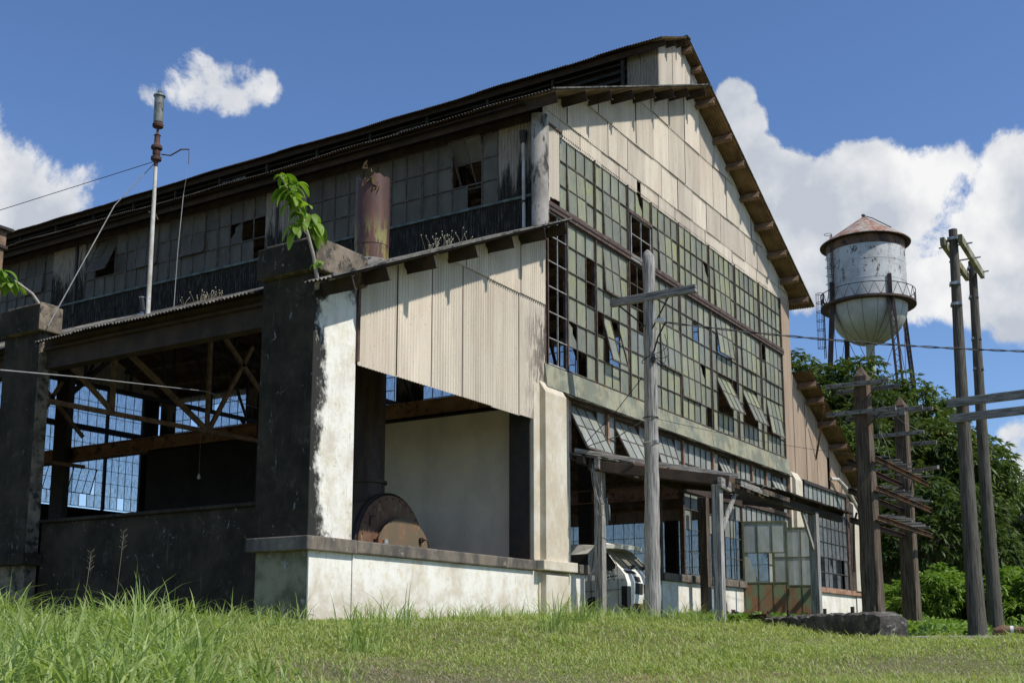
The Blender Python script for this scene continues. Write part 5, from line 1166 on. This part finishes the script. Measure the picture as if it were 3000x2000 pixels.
# distant utility pole with a transformer
T = thing('utility_pole', 'slim distant wooden pole carrying a pale transformer can', 'utility pole', (50.6, -.45, .8))
mb = MB(); mb.tube([(50.6, -.35, .5), (50.6, -.55, 7.2)], [.16, .11], 'bark', 10); mb.build('shaft', T, smooth='auto')
mb = MB(); mb.tube([(50.4, -.95, 4.3), (50.4, -.95, 5.2)], .24, 'galvanised', 14); mb.build('transformer', T, smooth='auto')
mb = MB(); mb.bar((50.6, .7, 6.6), (50.6, -1.9, 6.6), .12, .14, 'bark'); mb.build('crossarm', T)
mb = MB(); mb.tube([(50.35, -.75, 1.95), (50.35, -.75, 2.35)], .1, 'galvanised', 8); mb.build('meter', T)
for k, z in enumerate((3.35, 2.6, 6.75)):
    mb = MB(); mb.tube([(50.5, -.6, z), (60, -25, z - .1)], .02, 'cable_black', 4); tag(mb.build('distant_line'), ('lowest', 'middle', 'highest')[(1, 0, 2)[k]] + ' of the three thin lines leaving the distant pole to the right', 'wire', 'lines leaving the distant pole')

# square vent stack at the extreme left
T = thing('roof_duct', 'square brown metal duct on the roof at the far left edge', 'duct', (-5.24, 10.25, 5.6))
mb = MB(); mb.box((-5.5, 9.99, 5.5), (-4.98, 10.51, 8.2), 'purlin_tan'); mb.build('shaft', T, bevel=.01)
mb = MB(); mb.box((-5.55, 9.94, 7.9), (-4.93, 10.56, 7.96), 'steel_dark'); mb.box((-5.52, 9.97, 7.96), (-4.96, 10.53, 8.28), 'purlin_tan'); mb.box((-5.62, 9.87, 8.28), (-4.86, 10.63, 8.34), 'steel_dark'); mb.build('cowl', T)

# ------------------------------------------------------------------ saplings rooted on the pillars
def big_leaf(mb, p, d, ln, wd, droop):
    p = Vector(p); d = Vector(d).normalized(); s = d.cross(Vector((0, 0, 1)));
    if s.length < .1: s = Vector((1, 0, 0))
    s.normalize(); nrm = s.cross(d); a = random.uniform(-.7, .7); s = s * cos(a) + nrm * sin(a); rows = []; pos = p.copy(); dd = d.copy(); tone = random.random()
    for k in range(7):
        t = k / 6; w = wd * sin(pi * min(1, t * .92 + .05)) ** .8 * .5 + .002; up = s.cross(dd)
        rows.append([pos - s * w + up * w * .35, pos.copy(), pos + s * w + up * w * .35]); dd = (dd + Vector((0, 0, -droop / 6))).normalized(); pos = pos + dd * ln / 6
    v = [q for r in rows for q in r]; f = []
    for k in range(6):
        for j in range(2): f.append((k * 3 + j, k * 3 + j + 1, k * 3 + j + 4, k * 3 + j + 3))
    mb.add(v, f, 'leaf_bright', tone)


def sapling(name, label, stem, twigs, loc):
    T = thing(name, label, 'sapling', loc)
    mb = MB(); mb.tube(stem, [.03 - .02 * i / (len(stem) - 1) for i in range(len(stem))], 'bark_pale', 8)
    for a, b in twigs: mb.tube([a, Vector(a).lerp(Vector(b), .5) + Vector((0, 0, .02)), b], .006, 'bark_pale', 5)
    mb.build('stem', T, smooth='auto'); lf = MB()
    return T, lf


st = [(-6.70, -.14, 4.95), (-6.76, -.2, 5.06), (-6.83, -.22, 5.2), (-6.9, -.24, 5.36), (-7.03, -.25, 5.6), (-7.13, -.26, 5.76), (-7.2, -.26, 5.88), (-7.3, -.26, 5.98), (-7.42, -.26, 6.08), (-7.58, -.26, 6.22), (-7.63, -.26, 6.28)]
tw = [((-7.03, -.25, 5.6), (-7.3, -.28, 5.64)), ((-6.95, -.2, 5.92), (-6.84, -.2, 5.88)), ((-7.03, -.25, 5.6), (-7.2, -.3, 5.72)), ((-7.13, -.26, 5.76), (-6.95, -.2, 5.92)), ((-6.83, -.22, 5.2), (-6.76, -.25, 5.3)), ((-7.3, -.26, 5.98), (-7.5, -.4, 6.0))]
T, lf = sapling('roof_sapling', 'young bright green sapling with pale bent stem growing from the corner pillar top', st, tw, (-6.7, -.14, 5.0))
def cl(c, n, ln, sp, out=(0, 0, 0)):
    for k in range(int(n * 1.5)):
        a = random.uniform(0, 2 * pi); e = random.uniform(-.35, .75); d = Vector((cos(a) * cos(e), sin(a) * cos(e), sin(e))) + Vector(out)
        ln_ = random.choice([.7, 1.0, 1.25, 1.4]); big_leaf(lf, Vector(c) + Vector((random.uniform(-sp, sp), random.uniform(-sp, sp), random.uniform(-sp, sp))), d, ln * ln_ * random.uniform(.6, 1.2), ln * ln_ * .38, random.uniform(1.3, 2.6))
cl((-7.6, -.26, 6.27), 5, .20, .03, (0, 0, .5)); cl((-7.42, -.3, 6.15), 8, .2, .09); cl((-7.48, -.26, 6.12), 9, .21, .05); cl((-7.36, -.26, 6.02), 10, .21, .06); cl((-7.5, -.38, 6.0), 8, .20, .06); cl((-7.22, -.26, 5.9), 7, .18, .05)
cl((-6.94, -.2, 5.93), 8, .24, .04, (.2, 0, -.2)); cl((-6.84, -.2, 5.86), 7, .26, .04, (.1, 0, -.7)); cl((-7.3, -.28, 5.62), 5, .22, .03, (-.2, 0, -.7)); cl((-7.2, -.3, 5.72), 3, .19, .02, (0, 0, -.4)); cl((-6.8, -.25, 5.26), 9, .10, .04)
lf.build('leaves', T, smooth=True)
st = [(-6.72, 6.2, 5.7), (-6.85, 6.22, 5.85), (-7.1, 6.3, 6.0), (-7.3, 6.4, 6.1)]
T, lf = sapling('roof_sapling', 'tip of a green sapling sprouting from the left-hand pillar cap at the frame edge', st, [], (-6.7, 6.2, 5.7))
cl((-7.33, 6.42, 6.1), 12, .26, .06); cl((-7.2, 6.35, 5.95), 8, .26, .05)
lf.build('leaves', T, smooth=True)

# leaf litter, moss and dry weeds on the aisle roof
def roof_pt(x, y, up=.035): return Vector((x, y, leanz(x) + up))
mb = MB()
for (xa_, xb_, ya_, yb_, n) in ((-6.6, -3.2, -.5, -.05, 420), (-4.6, -2.2, .1, .9, 200), (-5.0, -3.3, 5.0, 5.9, 160), (-3.4, -2.7, 5.8, 6.6, 200)):
    for k in range(n):
        x = random.uniform(xa_, xb_); y = random.uniform(ya_, yb_); p = roof_pt(x, y); r = random.uniform(.01, .035)
        q = [p + Vector((random.uniform(-r, r), random.uniform(-r, r), random.uniform(-.01, r))) for _ in range(4)]; mb.add(q, [(0, 1, 2), (0, 2, 3), (0, 1, 3), (1, 2, 3)], 'moss_litter')
o = mb.build('roof_litter'); o['label'] = 'brown moss and leaf litter gathered on the grey aisle roof'; o['category'] = 'leaf litter'; o['kind'] = 'stuff'
mb = MB()
for (cx_, cy_, n, h) in ((-2.3, .75, 34, .26), (-3.0, 6.2, 30, .2)):
    for k in range(n):
        p = roof_pt(cx_ + random.uniform(-.35, .35), cy_ + random.uniform(-.35, .3), .02); a = random.uniform(0, 2 * pi); hh = h * random.uniform(.4, 1.1); e = p + Vector((cos(a) * hh * .5, sin(a) * hh * .5, hh))
        mb.tube([p, p.lerp(e, .5) + Vector((0, 0, .03)), e], .004, 'grass_dry', 4); mb.tube([e, e + Vector((.01, 0, .02))], .010, 'grass_dry', 5)
o = mb.build('dry_weeds'); o['label'] = 'dead straw-coloured weeds standing on the grey aisle roof'; o['category'] = 'weeds'; o['kind'] = 'stuff'

# ------------------------------------------------------------------ trees
def crown(parent, c, rx, ry, rz, nclump, nros, leafl, matt, nl=8, name='crown', cs=(.9, 1.5), flat=.85):
    """foliage built of leaf rosettes sitting on many clumps spread over and inside an uneven crown"""
    c = np.array(c, float); u = unit(rng.normal(size=(nclump, 3))); u[:, 2] = np.where(u[:, 2] < -.55, -u[:, 2], u[:, 2])
    rad = rng.uniform(.55, 1.16, nclump) ; cc = c + u * np.array([rx, ry, rz]) * rad[:, None]; cr = rng.uniform(cs[0], cs[1], nclump)
    idx = rng.integers(0, nclump, nros); n = unit(rng.normal(size=(nros, 3)) + np.array([0, 0, .35]) + u[idx] * .5)
    p = cc[idx] + n * cr[idx][:, None] * np.array([1, 1, flat]) * rng.uniform(.72, 1.06, nros)[:, None]
    tone_c = rng.uniform(0, 1, nclump)[idx]
    P = np.repeat(p, nl, 0); Nn = np.repeat(n, nl, 0); d = unit(rng.normal(size=P.shape) * np.array([1, 1, .45]) + Nn * .75)
    ln = rng.uniform(.7, 1.2, len(P)) * leafl; q = leaves(P, d, ln, ln * .27, .55)
    t = np.clip(np.repeat(tone_c, nl) * .45 + rng.uniform(0, .55, len(P)), 0, 1); t = np.where(rng.random(len(P)) < .02, 1.0, t * .95)
    return np_mesh(name, q, matt, t, parent=parent)


def tree(label, x, y, zt, rx, matt, dens=1.0, zb=1.0, leafl=.44, cat='tree', name='mango_tree', group=None, clump=(.9, 1.5)):
    z0 = float(ground_z(x, y)); T = thing(name, label, cat, (x, y, z0), group); rz = (zt - zb) / 2; cz = (zt + zb) / 2
    area = 4 * pi * rx * rz; ncl = int(area / 2.6 / (clump[0] + .3)); nr = int(area * 12 * dens)
    mb = MB(); hgt = cz + rz * .3; mb.tube([(x, y, z0 - .3), (x + .1, y, z0 + 1.5), (x - .05, y + .1, cz), (x, y, hgt)], [.38, .3, .22, .08], 'bark', 10)
    for k in range(9):
        a = random.uniform(0, 2 * pi); zz = z0 + 1.4 + random.uniform(0, .6) * (cz - z0); e = Vector((x + cos(a) * rx * .8, y + sin(a) * rx * .8, zz + rz * random.uniform(.25, .8))); s = Vector((x, y, zz)); mb.tube([s, s.lerp(e, .5) + Vector((0, 0, .4)), e], [.14, .09, .03], 'bark', 6)
    mb.build('trunk', T, smooth='auto'); crown(T, (x, y, cz - rz * .03), rx * .85, rx * .85, rz * .84, max(14, ncl), nr, leafl, matt, cs=clump)
    return T


def at(px, d):   # ground point at bearing of photograph column px (2352 wide) and range d
    v = pdir(px, 1464); a = atan2(v.y, v.x); return CX + d * cos(a), CY + d * sin(a)
zof = lambda py, d: (1464 - py) * 1.27551 / 3354 * d
G_ = 'mango trees behind the factory'
for lab, px, d, top, rx, m, dn in (
    ('dark green mango tree rising beside the main gable edge, left of the tower riser', 1905, 62, 800, 3.0, 'leaf_mango', 1),
    ('rounded mango tree directly under the water tower bowl', 1985, 60, 845, 2.6, 'leaf_mango', 1),
    ('mango tree behind the two square timber posts', 2045, 57, 930, 2.9, 'leaf_mango_dark', 1),
    ('mango tree whose domed top meets the two right tower legs', 2120, 62, 905, 3.0, 'leaf_mango', 1),
    ('mango tree just left of the tall round poles', 2185, 58, 1000, 2.6, 'leaf_mango', 1),
    ('mango tree showing between and right of the tall round poles', 2240, 60, 1035, 2.3, 'leaf_mango', 1),
    ('shaded lower mango tree in front of the tree wall, between timber posts and round poles', 2150, 50, 1150, 2.6, 'leaf_mango_dark', 1),
    ('low mango tree half hidden by the right aisle roof', 1935, 54, 1000, 2.4, 'leaf_mango', 1)):
    x, y = at(px, d); tree(lab, x, y, zof(top, d), rx, m, dn, zb=.9, group=G_)
for lab, px, d, top, rx, m in (('paler broad tree far right behind the transformer pole', 2345, 95, 1165, 4.2, 'leaf_mango'), ('darker tree filling the gap at the far right skyline', 2300, 85, 1195, 3.6, 'leaf_mango_dark'), ('tree cut by the right edge of the frame', 2430, 88, 1120, 5, 'leaf_mango')):
    x, y = at(px, d); tree(lab, x, y, zof(top, d), rx, m, .7, zb=.5, leafl=.45, name='broadleaf_tree', clump=(1.1, 1.8))
for lab, px, d, top, rx in (('bright yellow-green bush between the second timber post and the round poles', 2150, 42, 1335, 1.55), ('rounded bush right behind the left round pole', 2225, 44, 1345, 1.4), ('low bush at the foot of the timber rack', 2085, 46, 1352, 1.3), ('bush right of the round poles', 2320, 44, 1345, 1.5), ('bush at the right frame edge', 2385, 42, 1330, 1.6)):
    x, y = at(px, d); z0 = float(ground_z(x, y)); T = thing('bush', lab, 'bush', (x, y, z0), 'bushes before the trees'); zt = zof(top, d)
    mb = MB()
    for k in range(5):
        a = random.uniform(0, 6.3); mb.tube([(x, y, z0 - .1), (x + cos(a) * .5, y + sin(a) * .5, z0 + 1.1)], [.05, .02], 'bark', 5)
    mb.build('stems', T); crown(T, (x, y, (zt + z0) / 2), rx, rx, (zt - z0) / 2 * .9, 34, 1500, .26, 'leaf_bush', nl=6, name='foliage', cs=(.3, .6))

# distant wood beyond the clearing on every side (one mass)
qs = []
for k in range(60):
    px = None; a = R(-12) + k / 60 * R(26); d = rng.uniform(100, 150); x = CX + d * cos(a); y = CY + d * sin(a); h = rng.uniform(4.5, 7.5)
    n = 320; u = unit(rng.normal(size=(n, 3))); u[:, 2] = np.abs(u[:, 2]); p = np.array([x, y, 1.2]) + u * np.array([4.5, 4.5, h]) * rng.uniform(.8, 1.1, n)[:, None]
    P = np.repeat(p, 4, 0); qs.append(leaves(P, rng.normal(size=P.shape) + [0, 0, .3], rng.uniform(.8, 1.4, len(P)), rng.uniform(.5, .8, len(P)), .4))
q = np.concatenate(qs); o = np_mesh('distant_wood', q, 'leaf_mango_dark', rng.random(len(q)), kind='stuff'); o['label'] = 'dark far-off wood along the horizon at the right'; o['category'] = 'woods'

# ------------------------------------------------------------------ grass
def dirt_mask(x, y):
    w = np.sin(x * 1.1 + 1.3 * np.sin(y * .9)) * np.cos(y * 1.3 + .8 * np.sin(x * .7 + 1)) + .35 * np.sin(x * 4.1 + y * 3.3)
    uu = (x - CX) * .848 + (y - CY) * .53; vv = -(x - CX) * .53 + (y - CY) * .848; g = np.exp(-(((uu - 9.2) / 1.2) ** 2 + ((vv + .7) / 2.2) ** 2)) * 1.25 + np.exp(-(((x + 6.5) / 2.6) ** 2 + ((y + 8.3) / .8) ** 2)) * .35 + np.exp(-(((x + .5) / 2.5) ** 2 + ((y + 7.3) / .7) ** 2)) * .3
    return np.clip(.12 + .26 * w + g, 0, 1)


def scatter(n, r0, r1, a0, a1, pw):
    r = r0 * (r1 / r0) ** (rng.random(n) ** pw); a = R(a0) + rng.random(n) * R(a1 - a0); x = CX + r * np.cos(a); y = CY + r * np.sin(a); return x, y, r, a


def ok(x, y): return ~((x > -6.75) & (y > -.12) & (x < 22) & (y < 28.6)) 


x, y, r, a = scatter(540000, 5.6, 46, -12, 68, 1.0); m = ok(x, y) & (rng.random(len(x)) > dirt_mask(x, y) * .97); x, y, r = x[m], y[m], r[m]
h = rng.uniform(.03, .10, len(x)) * (1 + .8 * np.clip(np.sin(x * 3.1 + 2 * np.sin(y * 2.3)) * np.cos(y * 3.7 + np.sin(x * 1.9)), 0, 1)) * (1 + .5 * np.sin(x * .8) * np.sin(y * .9)) * (1 + np.clip((r - 16) / 12, 0, 1.2)); p = np.stack([x, y, ground_z(x, y) - .01], 1)
w = rng.uniform(.005, .012, len(x)) * (r / 9).clip(1, 3); t = rng.random(len(x)) * .85
t = np.where(rng.random(len(x)) < .07 + .3 * dirt_mask(x, y), 1.0, t)
q = blades(p, h, w, rng.uniform(.3, 1.3, len(x)), rng.uniform(0, 2 * pi, len(x)), 2); o = np_mesh('lawn_grass', q, 'grass_short', np.tile(t, 2), kind='stuff'); o['label'] = 'short sunlit lawn grass with dry blades covering the ground'; o['category'] = 'grass'
# dead thatch on the bare patches
x, y, r, a = scatter(110000, 5.6, 30, 2, 66, 1.0); m = ok(x, y) & (rng.random(len(x)) < dirt_mask(x, y) * 1.0 - .05); x, y, r = x[m], y[m], r[m]
p = np.stack([x, y, ground_z(x, y) + .004], 1); q = blades(p, rng.uniform(.03, .09, len(x)), rng.uniform(.004, .008, len(x)), rng.uniform(1.6, 2.4, len(x)), rng.uniform(0, 2 * pi, len(x)), 2, .9)
o = np_mesh('dry_thatch', q, 'grass_dry', np.tile(rng.random(len(x)), 2), kind='stuff'); o['label'] = 'pale dead clippings lying on the bare earth patches'; o['category'] = 'dry grass'


def tall(cx, cy, nb, hh, ww, spread, leanr=(.15, 1.0)):
    n = nb; px = cx + rng.normal(0, spread, n); py = cy + rng.normal(0, spread, n); p = np.stack([px, py, ground_z(px, py) - .02], 1)
    out = np.arctan2(py - cy, px - cx) + rng.normal(0, .9, n); return blades(p, hh * rng.uniform(.45, 1.08, n), ww * rng.uniform(.6, 1.2, n), rng.uniform(*leanr, n), out, 5, 1.0)


qs = []
# broad stand of guinea grass, left foreground
for k in range(520):
    a = R(rng.uniform(42.2, 66)); r = rng.uniform(6.3, 15.8) if k > 120 else rng.uniform(5.6, 8.0); x = CX + r * cos(a); y = CY + r * sin(a)
    edge = np.clip((math.degrees(a) - 42) / 6, .25, 1)
    if not ok(np.array(x), np.array(y)) or rng.random() > edge: continue
    qs.append(tall(x, y, int(rng.uniform(10, 26)), rng.choice([.26, .40, .52, .74]) * rng.uniform(.8, 1.15) * (.6 + .4 * edge), .022, .11, (.15, 1.5)))
for k in range(260):   # coarse tufts breaking up the lawn
    a = R(rng.uniform(3, 58)); r = rng.uniform(6.2, 24); x = CX + r * cos(a); y = CY + r * sin(a)
    if ok(np.array(x), np.array(y)): qs.append(tall(x, y, int(rng.uniform(6, 16)), rng.uniform(.09, .24), .010 * max(1, r / 11), .05, (.4, 1.6)))
# fringe along the side and gable walls
for k in range(190):
    t = rng.random(); x, y = (-6.9 + rng.normal(0, .2), rng.uniform(-.3, 8)) if k < 60 else (rng.uniform(-6.6, 1.2), -.45 - abs(rng.normal(0, .35)))
    qs.append(tall(x, y, int(rng.uniform(6, 14)), rng.uniform(.22, .50), .012, .09, (.1, 1.0)))
for k in range(46):
    x, y = rng.uniform(-1.9, 1.5), rng.uniform(-2.9, -.7); qs.append(tall(x, y, int(rng.uniform(12, 24)), rng.uniform(.3, .56), .016, .1, (.2, 1.3)))
for k in range(60):
    x, y = rng.uniform(.5, 5.0), rng.uniform(-1.6, -.3); qs.append(tall(x, y, int(rng.uniform(8, 18)), rng.uniform(.2, .38), .012, .1, (.2, 1.2)))
q = np.concatenate(qs); o = np_mesh('tall_grass', q, 'grass_tall', rng.random(len(q)), kind='stuff'); o['label'] = 'dense stand of long arching grass at the left and along the wall foot'; o['category'] = 'tall grass'
# separate tussocks one can point at
for lab, px, py_, d, nb, hh, ww in (
    ('tall upright grass tussock in front of the black wall, left of the corner pillar', 425, 1500, 9.0, 34, .78, .024),
    ('big spreading grass tussock at the bottom left, nearest the camera', 480, 1560, 7.2, 40, .55, .02),
    ('grass tussock at the bottom left corner', 60, 1560, 7.4, 46, .62, .022),
    ('tussock at the left below the broken pillar', 150, 1500, 9.5, 40, .62, .02),
    ('tall tussock before the corner pillar foot', 300, 1520, 8.4, 34, .66, .022),
    ('leaning tussock at the bottom, left of the bare earth', 760, 1560, 7.6, 26, .45, .018),
    ('arching tussock before the low white wall', 830, 1480, 11.5, 40, .62, .018),
    ('slender dark tussock against the low white wall', 900, 1440, 13.5, 30, .75, .014),
    ('thick tussock in front of the white pier', 1270, 1470, 15.0, 60, .70, .018),
    ('tussock at the foot of the grey canopy post by the van', 1340, 1440, 17.0, 60, .60, .018),
    ('low tussock in the middle of the lawn right of the telegraph pole', 1650, 1470, 13.5, 26, .36, .013),
    ('flat broad-bladed tussock in the lawn below the doors', 1690, 1540, 9.0, 22, .24, .013),
    ('small tussock on the lawn below the concrete base', 1960, 1560, 8.0, 26, .22, .011),
    ('small tussock at the bottom centre on bare earth', 1215, 1560, 7.6, 24, .20, .011),
    ('coarse tussock at the right edge of the lawn', 2330, 1520, 9.5, 24, .32, .014)):
    x, y = at(px, d); q = tall(x, y, nb, hh, ww, .11, (.1, 1.1)); o = np_mesh('grass_tussock', q, 'grass_tall', rng.random(len(q))); tag(o, lab, 'grass tussock', 'long grass tussocks on the lawn')
# ground cover of broad leaves under the trees
x, y, r, a = scatter(36000, 24, 56, 2, 24, 1.0); m = ok(x, y); x, y = x[m], y[m]; p = np.stack([x, y, ground_z(x, y) + rng.uniform(0, .22, len(x))], 1)
q = leaves(p, rng.normal(size=p.shape) * [1, 1, .5] + [0, 0, .5], rng.uniform(.1, .24, len(x)), rng.uniform(.05, .11, len(x)), .3); o = np_mesh('ground_cover', q, 'leaf_bush', rng.random(len(q)), kind='stuff'); o['label'] = 'leafy weeds carpeting the ground beneath the trees'; o['category'] = 'ground cover'
# seed heads
for px, d, h, lab in ((180, 11, .86, 'thin seed head standing before the black wall at the far left'), (255, 11.3, 1.05, 'taller drooping seed head before the black wall')):
    x, y = at(px, d); z = float(ground_z(x, y)); mb = MB(); tp = Vector((x + .12, y + .05, z + h)); mb.tube([(x, y, z), Vector((x, y, z)).lerp(tp, .6), tp], .0018, 'grass_dry', 4)
    for k in range(16):
        s = tp + Vector((0, 0, -.012 * k + .03)); a = k * 2.4; mb.tube([s, s + Vector((cos(a) * .035, sin(a) * .035, .03))], .0012, 'grass_dry', 3)
    tag(mb.build('seed_head'), lab, 'seed head')
